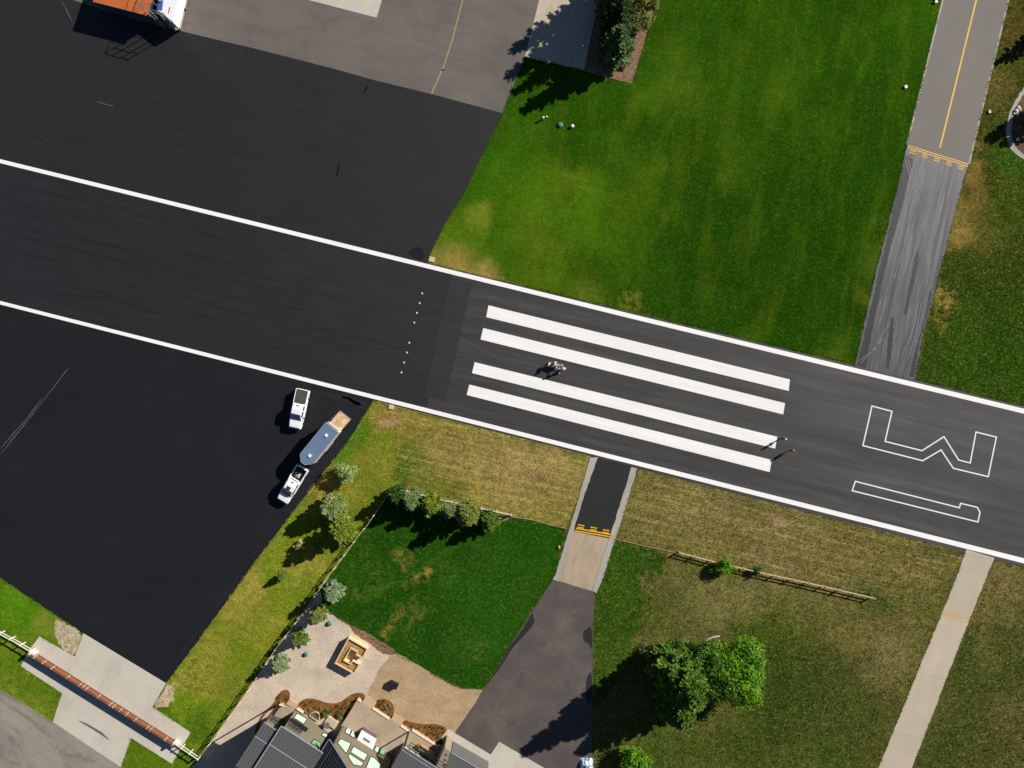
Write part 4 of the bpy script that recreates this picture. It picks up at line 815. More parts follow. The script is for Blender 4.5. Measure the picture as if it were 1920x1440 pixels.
# ================================================================== C-shaped timber planter
M_cedar = plain('fresh_cedar', alb(232, 196, 146), .7, 0, .25, .06, 3); M_psoil = loose('planter_soil', alb(150, 120, 74), alb(182, 150, 98), 6)
K = lambda q, h=.0: [P(600 + x / 12, 1170 + y / 12, h) for x, y in q]
HP = .88
outer = [(645, 300), (1080, 540), (1060, 590), (960, 775), (855, 725), (830, 650), (720, 580), (690, 640), (590, 800), (690, 880), (735, 810), (905, 900), (870, 960), (775, 1110), (745, 1130), (330, 880)]
# inner/outer faces of the board walls, drawn around the soil trough
trough = [(645, 320), (1060, 560), (955, 760), (820, 690), (845, 625), (700, 545), (535, 820), (690, 900), (735, 830), (885, 910), (760, 1110), (345, 880)]
t = empty('timber_planter', 'fresh timber raised planter shaped like a letter C on the gravel', 'planter', tuple(K([(700, 700)])[0]))
o0 = K([(700, 700)])[0]; tq = [v - Vector((o0.x, o0.y, HP)) for v in K(trough, HP)]
n = len(tq); ar = sum(tq[i].x * tq[(i + 1) % n].y - tq[(i + 1) % n].x * tq[i].y for i in range(n))
for i in range(n):
    a_ = tq[i]; b_ = tq[(i + 1) % n]; u = (b_ - a_).normalized()
    MB().bar(a_ - u * .05 + Vector((0, 0, HP / 2)), b_ + u * .05 + Vector((0, 0, HP / 2)), .09 + .002 * (i % 2), HP + .003 * (i % 3)).build('board_wall', M_cedar, t)
    MB().bar(a_ - u * .09 + Vector((0, 0, HP + .03 + .004 * (i % 2))), b_ + u * .09 + Vector((0, 0, HP + .03 + .004 * (i % 2))), .16, .04).build('cap_rail', M_cedar, t)
me_pts = [(v.x, v.y) for v in tq]; tri = tessellate_polygon([[Vector((x, y, 0)) for x, y in me_pts]]); me = bpy.data.meshes.new('soil')
me.from_pydata([(x, y, HP - .16) for x, y in me_pts], [], [tuple(q) for q in tri]); link('soil', me, M_psoil, t)
# ================================================================== vehicles
M_paint = plain('white_car_paint', (.80, .81, .82), .25, 0, .6, .01, 1); M_glass = plain('dark_window_glass', alb(44, 78, 84), .06, 0, .9, .05, 1)
M_tyre = plain('tyre_rubber', alb(30, 30, 32), .85); M_chrome = plain('chrome', (.7, .7, .7), .2, 1.0); M_trim = plain('black_trim', alb(28, 28, 30), .6); M_lampc = plain('headlight_glass', (.7, .72, .75), .1, 0, .8); M_lampr = plain('tail_light_red', (.35, .02, .02), .2)
M_cover = plain('bed_cover', alb(84, 80, 72), .8, 0, .2, .08, 3); M_alu = plain('bare_aluminium', alb(206, 202, 196), .45, .6, .4, .05, 4)
def loft(M, secs, mi=0):
    """sections (x, half width low, half width high, z low, z high, corner) joined into a closed shell"""
    n = 8; V = []
    for x, w0, w1, z0, z1, r in secs:
        V += [(x, -w0 + r * .6, z0), (x, w0 - r * .6, z0), (x, w0, z0 + r), (x, w1 + (w0 - w1) * .25, z1 - r * 1.4), (x, w1 - r, z1), (x, -w1 + r, z1), (x, -w1 - (w0 - w1) * .25, z1 - r * 1.4), (x, -w0, z0 + r)]
    Fc = [tuple(range(n)), tuple(range(len(V) - n, len(V)))[::-1]]
    for k in range(len(secs) - 1):
        for i in range(n): a = k * n + i; b = k * n + (i + 1) % n; Fc.append((b, a, a + n, b + n))
    return M.add(V, Fc, mi)
def wheel(root, x, y, r=.39, w=.26):
    sg = 1 if y > 0 else -1
    t = MB().cone((0, -w / 2 * sg, 0), (0, w / 2 * sg, 0), r, r, 20).build('wheel', M_tyre, root, bevel=.03); t.location = (x, y, r)
    MB().cone((0, w / 2 * sg - .02 * sg, 0), (0, w / 2 * sg + .012 * sg, 0), r * .62, r * .56, 14).build('rim', M_chrome, t); return t
def pickup(fr, to, label, covered, cargo=False):
    """fr: rear pixel, to: front pixel (at body height)"""
    a = P(*fr, 1.15); b = P(*to, 1.15); c = (a + b) / 2; d = b - a; root = empty('pickup_truck', label, 'pickup truck', (c.x, c.y, .02), math.atan2(d.y, d.x), 'white pickup trucks on the dark apron'); root.scale = (1.0,) * 3
    M = MB(); loft(M, [(-.86, .97, .95, .42, 1.10, .06), (.2, .98, .95, .38, 1.10, .06), (1.5, .98, .93, .38, 1.12, .08), (2.3, .96, .88, .42, 1.10, .09), (2.72, .93, .82, .46, 1.06, .10), (2.86, .84, .68, .50, .88, .10)])
    # bed: floor, side walls, tailgate, bulkhead
    M.box((-1.87, 0, .66), (2.0, 1.7, .10))
    for s in (-1, 1): M.box((-1.87, s * .905, .80), (2.02, .12, .74))
    M.box((-2.85, 0, .82), (.08, 1.92, .66)); M.box((-.885, 0, .88), (.05, 1.68, .4))
    M.build('body', M_paint, root, bevel=.03)
    M = MB(); loft(M, [(-.84, .90, .74, 1.09, 1.74, .07), (-.70, .91, .76, 1.09, 1.83, .08), (.1, .91, .77, 1.09, 1.87, .09), (.72, .90, .74, 1.09, 1.83, .09), (1.62, .88, .82, 1.06, 1.15, .02)]); cabo = M.build('cab', M_paint, root, bevel=.025)
    MB().add([(.80, -.70, 1.80), (.80, .70, 1.80), (1.60, .82, 1.18), (1.60, -.82, 1.18)], [(0, 3, 2, 1)]).build('windscreen', M_glass, root).location = (.035, 0, .035)
    MB().add([(-.86, -.66, 1.68), (-.86, .66, 1.68), (-.86, .72, 1.22), (-.86, -.72, 1.22)], [(0, 1, 2, 3)]).build('rear_window', M_glass, root).location = (-.012, 0, 0)
    for s in (-1, 1):
        for x0, x1 in ((-.62, .08), (.20, .92)):
            v = [(x0, s * .895, 1.18), (x1 + (.18 if x1 > .5 else 0), s * .895, 1.18), (x1, s * .80, 1.66), (x0, s * .80, 1.66)]
            MB().add(v, [(0, 1, 2, 3) if s < 0 else (3, 2, 1, 0)]).build('side_window', M_glass, root).location = (0, s * .028, .02)
        m_ = MB().box((1.12, s * 1.10, 1.17), (.16, .22, .18)).build('mirror', M_trim, root, bevel=.03)
        MB().box((2.80, s * .66, .78), (.12, .34, .16)).build('headlight', M_lampc, root, bevel=.02); MB().box((-2.895, s * .86, .92), (.03, .14, .34)).build('tail_light', M_lampr, root)
        for x in (-1.85, 1.85): wheel(root, x, s * .88)
        MB().box((.15, s * 1.02, .38), (1.9, .12, .05)).build('running_board', M_trim, root)
        for x in (.10, 1.02): MB().box((x - .04, s * .985, .98), (.14, .03, .035)).build('door_handle', M_chrome, root)
    MB().box((2.90, 0, .56), (.12, 1.80, .20)).build('front_bumper', M_chrome, root, bevel=.03); MB().box((-2.96, 0, .55), (.14, 1.84, .18)).build('rear_bumper', M_chrome, root, bevel=.03)
    MB().box((2.875, 0, .76), (.04, .95, .22)).build('grille', M_trim, root)
    for s in (-1, 1): MB().box((2.1, s * .45, 1.085), (.9, .05, .02)).build('bonnet_ridge', M_paint, root)
    MB().box((-.55, .05, 1.865), (.10, .34, .025)).build('roof_light', M_trim, root)
    if covered: MB().box((-1.87, 0, 1.155), (1.95, 1.66, .04)).build('bed_cover', M_cover, root, bevel=.015)
    else:
        MB().box((.42, 0, 1.885), (.42, .62, .02)).build('sunroof', M_glass, root)
        MB().box((-1.87, 0, .712), (1.92, 1.62, .02)).build('bed_liner', M_trim, root)
    if cargo: 
        R = random.Random(3); cc = P(fr[0] - 2, fr[1] + 9)
        o = empty('tool_cargo', 'jumble of small tools and hoses in the open truck bed', 'tools', (c.x, c.y, .02), math.atan2(d.y, d.x))
        mm = [plain('cargo_grey', alb(170, 172, 170), .5), M_trim, plain('cargo_white', alb(220, 220, 214), .6)]
        for k in range(12): q = MB().box((0, 0, 0), (R.uniform(.08, .4), R.uniform(.05, .22), R.uniform(.05, .25)), R.uniform(0, 3)).build('tool', mm[k % 3], o, bevel=.01); q.location = (-1.7 + R.uniform(-.4, .4), -.2 + R.uniform(-.4, .4), .85)
    return root
pickup((567.3, 730.5), (551.0, 803.5), 'white pickup with grey bed cover, parked alone near the runway edge', True)
pickup((566.5, 877.5), (527.5, 940.5), 'white pickup with black open bed, hitched in front of the grey trailer', False, True)

# enclosed trailer with ramp down
HT = 2.55
rc = P(622.3, 801.5, HT); nose = P(*(np.array([(563 + 6.4), (848 + 7.5)]) + 0), HT) if False else None
fd = Vector((-.630, -.777)).normalized(); ang = math.atan2(fd.y, fd.x)
root = empty('cargo_trailer', 'silver enclosed trailer with a blue-grey roof and its wooden ramp lowered', 'trailer', (rc.x, rc.y, .02), ang)
M_roofm = plain('trailer_roof_sky_tint', alb(116, 140, 170), .38, .15, .5, .06, .7); M_side = plain('trailer_side', alb(222, 218, 210), .4, .1, .5, .04, 2); M_ply = loose('ramp_plywood', alb(176, 148, 112), alb(204, 180, 142), 1.8, .1)  # aluminium roof: blue of the reflected sky is put into its base colour
W = 1.14; LB = 5.8; LN_ = .8
plan = [(0, -W), (LB, -W), (LB + LN_, -.36), (LB + LN_, .36), (LB, W), (0, W)]
MB().prism(plan, .48, HT - .03).build('body', M_side, root, bevel=.02)
MB().prism([(x * .992 + .02, y * .965) for x, y in plan], HT - .028, HT + .02).build('roof', M_roofm, root, bevel=.02)
M = MB()
for i in range(6):
    a_, b_ = plan[i], plan[(i + 1) % 6]; M.bar((a_[0], a_[1], HT - .01), (b_[0], b_[1], HT - .01), .07, .09)
M.build('roof_rail', M_alu, root)
for x in (1.35, 5.1):
    v = MB().box((x, .12, HT + .07), (.38, .38, .12)).build('roof_vent', M_wbox, root, bevel=.03); MB().box((x, .12, HT + .14), (.42, .42, .03)).build('vent_lid', M_paint, v)
for s in (-1, 1):
    for x in (2.35, 3.2): wheel(root, x, s * 1.12, .34, .2)
    MB().prism([(1.85, s * 1.0), (3.7, s * 1.0), (3.7, s * 1.26), (1.85, s * 1.26)], .72, .78).build('mudguard', M_alu, root, bevel=.02)
MB().box((-.12, 0, HT - .12), (.26, 2.0, .14)).build('rear_header', M_alu, root)
M = MB(); M.add([(-.02, -.98, .50), (-2.15, -.98, .06), (-2.15, .98, .06), (-.02, .98, .50), (-.02, -.98, .43), (-2.15, -.98, .02), (-2.15, .98, .02), (-.02, .98, .43)], [(0, 3, 2, 1), (4, 5, 6, 7), (0, 1, 5, 4), (1, 2, 6, 5), (2, 3, 7, 6), (3, 0, 4, 7)]); rp = M.build('ramp', M_ply, root)
M = MB()
for s in (-1, 1): M.bar((-.02, s * 1.0, .50), (-2.17, s * 1.0, .06), .05, .08)
M.bar((-2.17, -1.0, .06), (-2.17, 1.0, .06), .05, .06); M.build('ramp_frame', M_alu, rp)
M = MB()
for s in (-1, 1): M.bar((-.05, s * 1.04, 2.3), (-1.9, s * 1.02, .2), .015, n=5)
M.build('ramp_cable', M_chrome, root)
MB().bar((LB + LN_ - .1, .3, .5), (LB + LN_ + 1.1, 0, .5), .09).bar((LB + LN_ - .1, -.3, .5), (LB + LN_ + 1.1, 0, .5), .09).build('drawbar', M_trim, root)
MB().cone((LB + LN_ + .6, 0, .05), (LB + LN_ + .6, 0, .75), .04, .04, 10).build('jack', M_chrome, root)

# ================================================================== people
def skinned(name, V, E, Rr, mat, parent, sub=2):
    me = bpy.data.meshes.new(name); me.from_pydata(V, E, []); o = link(name, me, mat, parent)
    sk = o.modifiers.new('skin', 'SKIN'); sk.use_smooth_shade = True
    lay = me.skin_vertices[0] if me.skin_vertices else None
    if lay is None:
        bm = bmesh.new(); bm.from_mesh(me); bm.verts.layers.skin.verify(); bm.to_mesh(me); bm.free(); lay = me.skin_vertices[0]
    for i, r in enumerate(Rr):
        lay.data[i].radius = (r, r) if not isinstance(r, tuple) else r; lay.data[i].use_root = (i == 0)
    sb = o.modifiers.new('sub', 'SUBSURF'); sb.levels = sb.render_levels = sub; return o
M_skin = plain('skin', alb(206, 158, 128), .6, 0, .3, .03)
def person(px, py, face, label, shirt, trousers, hat, hatname='cap', lean=0.0, arm=(.35, .2), h=1.75, stride=.12):
    """feet at the pixel; x forward; arm = forward reach of left and right hand"""
    p = P(px, py); root = empty('person', label, 'person', (p.x, p.y, .03), face); k = h / 1.75; V = []; E = []; Rr = []
    def a(v, r, par=None):
        V.append((v[0] * k, v[1] * k, v[2] * k)); Rr.append(r * k if not isinstance(r, tuple) else (r[0] * k, r[1] * k))
        if par is not None: E.append((par, len(V) - 1))
        return len(V) - 1
    ln = lambda z: lean * max(0, z - .95)
    pel = a((0, 0, .95), (.15, .11)); ch = a((ln(1.2), 0, 1.2), (.14, .10), pel); sh = a((ln(1.4), 0, 1.40), (.15, .10), ch); nk = a((ln(1.5) + .01, 0, 1.50), .055, sh); h1 = a((ln(1.6) + .02, 0, 1.60), (.075, .085), nk); h2 = a((ln(1.7) + .02, 0, 1.70), (.07, .085), h1)
    hand = []
    for s, rc_ in ((1, arm[0]), (-1, arm[1])):
        so = a((ln(1.42), s * .18, 1.42), .06, sh); el = a((ln(1.42) + rc_ * .35, s * .24, 1.16 + rc_ * .1), .043, so); wr = a((ln(1.42) + rc_, s * .22, .93 + rc_ * .35), .028, el); pm = a((ln(1.42) + rc_ + .03, s * .22, .86 + rc_ * .36), (.034, .018), wr)
        for f_, (dy, ln_) in enumerate(((-.03, .07), (-.01, .085), (.012, .08), (.03, .065))):
            f1 = a((ln(1.42) + rc_ + .045, s * .22 + dy, .82 + rc_ * .36), .010, pm); a((ln(1.42) + rc_ + .06, s * .22 + dy, .82 + rc_ * .36 - ln_ * .7), .008, f1)
        a((ln(1.42) + rc_ + .075, s * (.22 - .03), .865 + rc_ * .36), .011, wr)
        hp = a((0, s * .09, .88), .09, pel); kn = a((s * stride + .03, s * .10, .50), .06, hp); an = a((s * stride - .02, s * .10, .09), .042, kn); a((s * stride + .15, s * .11, .045), (.045, .035), an)
    body = skinned('body', V, E, Rr, M_skin, root)
    # face
    hx = ln(1.62) * k + .02 * k
    MB().cone((hx + .075 * k, 0, 1.60 * k), (hx + .115 * k, 0, 1.585 * k), .02, .012, 6).build('nose', M_skin, root)
    for s in (1, -1): MB().dome((hx + .078 * k, s * .032 * k, 1.62 * k), .010, .010, 6, 3).build('eye', M_trim, root)
    MB().box((hx + .086 * k, 0, 1.545 * k), (.012, .045, .008)).build('mouth', plain('lips', alb(170, 96, 88), .6), root)
    # shirt and trousers: looser shells over the body
    V2 = [V[i] for i in (0, 1, 2)]; E2 = [(0, 1), (1, 2)]; R2 = [(.165 * k, .125 * k), (.16 * k, .12 * k), (.165 * k, .115 * k)]; V2[0] = (V[0][0], V[0][1], V[0][2] + .02)
    base = 6
    for s in (0, 1):
        o_ = 6 + s * (4 + 8 + 1 + 4); i0 = len(V2); V2 += [V[o_], V[o_ + 1]]; R2 += [.078 * k, .06 * k]; E2 += [(2, i0), (i0, i0 + 1)]
    skinned('shirt', V2, E2, R2, shirt, root)
    V3 = [(V[0][0], V[0][1], V[0][2] - .01)]; E3 = []; R3 = [(.165 * k, .125 * k)]
    for s in (0, 1):
        o_ = 6 + s * 17 + 13; i0 = len(V3); V3 += [V[o_], V[o_ + 1], V[o_ + 2]]; R3 += [.105 * k, .078 * k, .06 * k]; E3 += [(0, i0), (i0, i0 + 1), (i0 + 1, i0 + 2)]
    skinned('trousers', V3, E3, R3, trousers, root)
    M = MB(); M.dome((hx, 0, 1.655 * k), .115, .13, 16, 5); M.add([(hx + .05, -.08, 1.668 * k), (hx + .22, -.06, 1.65 * k), (hx + .22, .06, 1.65 * k), (hx + .05, .08, 1.668 * k), (hx + .05, -.08, 1.655 * k), (hx + .22, -.06, 1.64 * k), (hx + .22, .06, 1.64 * k), (hx + .05, .08, 1.655 * k)], [(0, 1, 2, 3), (7, 6, 5, 4), (0, 4, 5, 1), (1, 5, 6, 2), (2, 6, 7, 3)])
    M.build(hatname, hat, root)
    return root
c_dark = plain('dark_green_cloth', alb(38, 52, 52), .9); c_jean = plain('denim', alb(44, 54, 78), .9); c_white = plain('white_cloth', alb(232, 232, 228), .8); c_tan = plain('tan_cloth', alb(226, 180, 140), .85); c_black = plain('black_cloth', alb(32, 32, 36), .9); c_orange = plain('rust_cloth', alb(206, 130, 76), .85); c_grey = plain('pale_grey_cloth', alb(196, 198, 196), .85)
person(1464, 821.5, math.radians(-20), 'person in dark clothes and a white cap at the east end of a white bar', c_dark, c_jean, c_white, arm=(.3, .1))
person(1481, 843.5, math.radians(170), 'person with a tan top and hat standing clear of the bars, furthest east', c_tan, c_black, c_orange, arm=(.05, .15), h=1.68)
person(1038, 680.5, math.radians(-30), 'person in white shirt at the line marking machine', c_white, c_grey, c_white, arm=(.4, .3), lean=.15)
person(1057, 691.5, math.radians(165), 'person in tan at the front end of the line marking machine', c_tan, c_grey, c_tan, arm=(.35, .4), lean=.3, h=1.7)

# line marking machine
p = P(1042, 686.5); t = empty('line_marking_machine', 'white ride-on line marking machine between two painted bars', 'line marker', (p.x, p.y, .03), A_RUN + .02)
M_mw = plain('machine_white', alb(226, 224, 216), .4); M_mg = plain('machine_grey', alb(150, 150, 140), .5, .3); 
M = MB()
for s in (-1, 1): M.bar((-1.1, s * .28, .34), (1.0, s * .28, .34), .06); M.bar((-1.1, s * .28, .34), (-1.1, s * .28, .95), .05)
for x in (-1.1, -.4, .3, 1.0): M.bar((x, -.28, .34), (x, .28, .34), .05)
M.bar((-1.1, -.38, .95), (-1.1, .38, .95), .05); M.build('frame', M_mw, t)
for x in (-.85, .85):
    for s in (-1, 1): wheel(t, x, s * .38, .2, .12)
MB().cone((.1, 0, .36), (.1, 0, .86), .24, .24, 18).build('paint_tank', M_mw, t, bevel=.03); MB().cone((.1, 0, .862), (.1, 0, .90), .12, .12, 12).build('tank_lid', M_trim, t)
MB().box((-.45, 0, .58), (.42, .4, .40)).build('engine', M_mg, t, bevel=.04); MB().cone((-.45, .1, .78), (-.45, .1, .90), .08, .08, 10).build('air_filter', M_trim, t)
MB().box((-.95, 0, .62), (.32, .42, .10)).build('seat', M_mw, t, bevel=.04); MB().box((-1.13, 0, .86), (.08, .42, .36)).build('seat_back', M_mw, t, bevel=.03)
M = MB(); M.bar((.62, 0, .4), (.50, 0, .98), .04); M.bar((.50, -.34, 1.0), (.50, .34, 1.0), .04); M.bar((.50, .34, 1.0), (.36, .34, 1.02), .04); M.bar((.50, -.34, 1.0), (.36, -.34, 1.02), .04); M.build('handlebar', M_mw, t)
M = MB(); M.bar((.7, -.3, .45), (.7, -.85, .32), .04); M.box((.7, -.85, .22), (.22, .16, .2)); M.build('spray_boom', M_mw, t)
M = MB(); M.bar((1.0, 0, .34), (1.45, 0, .5), .03); M.cone((1.45, 0, .5), (1.45, 0, .46), .10, .10, 12); M.build('guide_pointer', M_mw, t)

# ================================================================== fuel point at the top edge
M_orange = paving('orange_metal_roof', alb(196, 106, 50), .7, .4, 1.2, .08, .06, .08); M_dkwall = plain('dark_blue_wall', alb(40, 56, 74), .7)
HR = 2.8; rq = [(174, 3), (274.5, 28.8), (285, 0), (300, -50), (200, -76)]
wp = [P(x, y, HR) for x, y in rq]; o0 = Vector((wp[0].x, wp[0].y, 0)); t = empty('orange_roofed_shed', 'low shed with an orange metal roof, cut by the top edge', 'shed', tuple(o0))
q = [(v.x - o0.x, v.y - o0.y) for v in wp]; cx = sum(x for x, y in q) / 5; cy = sum(y for x, y in q) / 5
MB().prism([(cx + (x - cx) * .93, cy + (y - cy) * .93) for x, y in q], -.05, HR - .12).build('wall', M_dkwall, t); MB().prism(q, HR - .118, HR).build('roof', M_orange, t)
M = MB(); u = (Vector(q[1]) - Vector(q[0])); 
for k in range(1, 14):
    a_ = Vector(q[0]) + u * k / 14; M.bar((a_.x + .05, a_.y + .15, HR + .02), (a_.x + .05 + 1.9, a_.y + 6.0, HR + .02), .05, .04) if k > 13 else None
M = MB(); M.bar((*(Vector(q[1]) * .62 + Vector(q[0]) * .38), HR + .03), (q[1][0] * .62 + .9, q[1][1] * .62 + 3.2, HR + .03), .05, .05); M.build('roof_seam', plain('seam_dark', alb(110, 60, 40), .7), t)
# guyed mast lying over the roof
mt = P(268, 13, HR + .2); o = empty('antenna_mast', 'thin dark antenna with wire stays on the orange roof', 'antenna', (mt.x, mt.y, HR)); M = MB(); M.cone((0, 0, 0), (0, 0, .9), .03, .02, 8); M.build('mast', M_trim, o)
M = MB(); M.bar((0, 0, .85), (-1.2, .9, .02), .03, n=4); M.bar((0, 0, .85), (.5, -1.1, .02), .03, n=4); M.bar((0, 0, .85), (.2, 1.5, .02), .03, n=4); M.bar((0, 0, .85), (1.1, .6, .02), .03, n=4); M.build('stay_wire', M_trim, o)
sheet('equipment_slab', [(318, 52), (338, 58), (356, -20), (300, -30)], .05, M_conc2)
# white tank with blue side
tp = [P(x, y, 2.4) for x, y in [(298, -24), (294, 20), (325.5, 44), (337, 0), (343, -24)]]; o0 = Vector((tp[0].x, tp[0].y, 0)); t = empty('fuel_tank', 'large white fuel tank with a blue side, cut by the top edge', 'fuel tank', tuple(o0))
q = [(v.x - o0.x, v.y - o0.y) for v in tp]
MB().prism(q, .7, 2.4).build('tank', M_paint, t, bevel=.18); M = MB()
for x, y in q: M.box((x * .9 + .1, y * .9 - .2, .35), (.22, .22, .8))
M.build('leg', M_mg, t)
mb_ = plain('tank_blue', alb(70, 100, 170), .4)
x0, y0 = q[0]; x1, y1 = q[1]; MB().add([(x0 + .02, y0, 2.415), (x1 + .02, y1 + .15, 2.415), (x1 + .75, y1 - .05, 2.415), (x0 + .9, y0, 2.415)], [(0, 1, 2, 3)]).build('blue_panel', mb_, t)
M = MB(); M.add([(x1 + 1.6, y1 - .4, 2.418), (x1 + 1.75, y1 - .35, 2.418), (x1 + 1.95, y1 + .5, 2.418), (x1 + 1.8, y1 + .5, 2.418)], [(0, 1, 2, 3)]); M.build('red_mark', plain('tank_red', alb(150, 40, 80), .5), t)
M = MB(); M.cone((x1 + .55, y1 + 1.5, 2.4), (x1 + .55, y1 + 1.5, 2.55), .3, .3, 16); M.cone((x1 + 1.0, y1 + 2.3, 2.4), (x1 + 1.0, y1 + 2.3, 2.52), .2, .2, 12); M.build('manhole', M_alu, t)
# steel ladder frame beside it: four posts joined by rails
t = empty('steel_access_frame', 'tall thin steel frame of four posts beside the white tank', 'steel frame', tuple(P(294, 43)))
M_steel = plain('galvanised_steel', alb(160, 160, 156), .5, .5); o0 = P(294, 43)
ft = [P(x, y) - o0 for x, y in ((294, 43), (308, 48), (323, 52), (335, 56))]
for v in ft: o = MB().bar((0, 0, 0), (0, 0, 4.6), .09).build('post', M_steel, t); o.location = v
for z in (3.7, 4.55):
    MB().bar(ft[0] + Vector((0, 0, z)), ft[1] + Vector((0, 0, z)), .06).bar(ft[1] + Vector((0, 0, z)), ft[2] + Vector((0, 0, z)), .06).bar(ft[2] + Vector((0, 0, z - .1)), ft[3] + Vector((0, 0, z - .1)), .06).build('rail', M_steel, t)
MB().bar(ft[0] + Vector((0, 0, 4.5)), ft[0] + Vector((-.5, 2.6, 3.2)), .05).build('brace', M_steel, t)
t = empty('metal_steps', 'grey metal steps between the orange shed and the white tank', 'steps', tuple(P(300, 32)))
for k in range(6): a_ = P(284 + k * 6.5, 16 + k * 6, .4 + .25 * (5 - k)) - P(300, 32); o = MB().box((0, 0, 0), (.34, 1.5, .05), -.75 + 1.57).build('tread', plain('tread_grey', alb(110, 112, 112), .6, .4) if k == 0 else bpy.data.materials['tread_grey'], t); o.location = a_
M = MB()
for dx in (-.75, .75): a_ = P(284, 16, 1.75) - P(300, 32) + Vector((dx * .73, dx * .73, 0)); b_ = P(318, 48, .2) - P(300, 32) + Vector((dx * .73, dx * .73, 0)); M.bar(a_, b_, .06, .14); M.bar(a_ + Vector((0, 0, .95)), b_ + Vector((0, 0, .95)), .05)
M.build('stringer', M_steel, t)
for i, (x, y) in enumerate(((345.5, 19), (340, 3))):
    p = P(x, y); b_ = empty('safety_bollard', ('white bollard on the slab east of the white tank', 'white bollard at the top edge by the white tank')[i], 'bollard', (p.x, p.y, .05), 0, 'bollards by the fuel tank'); MB().cone((0, 0, 0), (0, 0, 1.0), .12, .12, 12).build('post', M_paint, b_); MB().dome((0, 0, 1.001), .12, .08, 12).build('cap', M_paint, b_)
# ================================================================== house at the bottom edge
K5 = lambda pts: [(380 + x * 280 / 1920, 1290 + y * 280 / 1920) for x, y in pts]
K6 = lambda pts: [(620 + x * 280 / 1920, 1290 + y * 280 / 1920) for x, y in pts]
M_roofd = plain('charcoal_metal_roof', alb(84, 84, 86), .5, .0, .45, .05, 1.5); M_seam = plain('roof_seam', alb(74, 75, 78), .45, 0, .5, .02); M_flash = plain('pale_flashing', alb(190, 196, 206), .35, .3, .5, .04, 2)
M_wallo = plain('olive_stucco', alb(120, 112, 92), .85, 0, .15, .07, 2); M_wallt = plain('tan_stone_trim', alb(216, 190, 156), .8, 0, .2, .1, 4); M_frame = plain('black_window_frame', alb(40, 40, 42), .5); M_wglass = plain('sky_reflection_glass', alb(190, 222, 196), .08, 0, 1.0, .06, .6); M_wglass2 = plain('green_reflection_glass', alb(110, 176, 132), .08, 0, 1.0, .06, .6)  # pane colours hold a painted green reflection of the bright sky
M_deck = plain('deck_boards', alb(150, 130, 108), .8, 0, .2, .1, 3)
dH = Vector((.843, -.537, 0)).normalized(); nH = Vector((.537, .843, 0)).normalized()      # along the front, and outwards (towards the runway)
def gpx(x, y, h): p = P(x, y, h); return Vector((p.x, p.y, 0))
house = empty('house', 'modern house with charcoal standing seam roofs at the bottom edge', 'house', tuple(gpx(560, 1340, 0))); HO = house.location.copy()
def roof_plane(e0, e1, r1, r0, seams=True, th=.14):
    """eave e0-e1, ridge r0-r1 (world points): slab with standing seams running up the slope"""
    nn = (e1 - e0).cross(r0 - e0).normalized(); nn = nn if nn.z > 0 else -nn
    M = MB(); V = [e0, e1, r1, r0]; M.add([v - HO for v in V] + [v - HO - nn * th for v in V], [(0, 1, 2, 3), (7, 6, 5, 4), (0, 4, 5, 1), (1, 5, 6, 2), (2, 6, 7, 3), (3, 7, 4, 0)])
    me_ = M.build('roof', M_roofd, house); L = max((e1 - e0).length, (r1 - r0).length); k = max(2, int(L / .42)); M = MB()
    for i in range(k + 1):
        a = e0 + (e1 - e0) * i / k; b = r0 + (r1 - r0) * i / k; M.bar(a - HO + nn * .02, b - HO + nn * .02, .045, .05)
    M.build('seam', M_seam, me_); return me_, nn
def strip(a, b, w, parent, mat=M_flash, up=Vector((0, 0, .05)), name='flashing'):
    MB().bar(a - HO + up, b - HO + up, w, .05).build(name, mat, parent)
def wall(a, b, z0, z1, th=.2, mat=M_wallo, top=None):
    """wall from ground point a to b (front face), thickness inwards; top may be a list of (u, z)"""
    u = (b - a).normalized(); inn = Vector((u.y, -u.x, 0)); inn = inn if inn.dot(nH) < 0 else -inn
    L = (b - a).length; prof = [(0, z0), (L, z0)] + (list(top) if top else [(L, z1), (0, z1)]); n = len(prof)
    V = [a - HO + u * s + Vector((0, 0, z)) for s, z in prof]; V += [v + inn * th for v in V]
    return MB().add(V, [tuple(range(n)), tuple(range(n, 2 * n))[::-1]] + [(i, n + i, n + (i + 1) % n, (i + 1) % n) for i in range(n)]).build('wall', mat, house)
def on_wall(x, y, a, b):
    C = Vector((0, 0, CAM_H)); d = P(x, y, 0) - C; u = (b - a).normalized(); n = Vector((u.y, -u.x, 0)); t = n.dot(a - C) / n.dot(d); return C + d * t
def window(pts, a, b, glass=M_wglass, name='window', fr=.09):
    u = (b - a).normalized(); n = Vector((u.y, -u.x, 0)); n = n if n.dot(nH) > 0 else -n
    q = [on_wall(x, y, a, b) - HO + n * .03 for x, y in pts]; c = sum(q, Vector()) / len(q)
    M = MB(); M.add(q, [tuple(range(len(q)))]); w = M.build(name, glass, house); M = MB()
    for i in range(len(q)): M.bar(q[i] + n * .02, q[(i + 1) % len(q)] + n * .02, fr, .06, up=tuple(n))
    M.build('frame', M_frame, w); return w
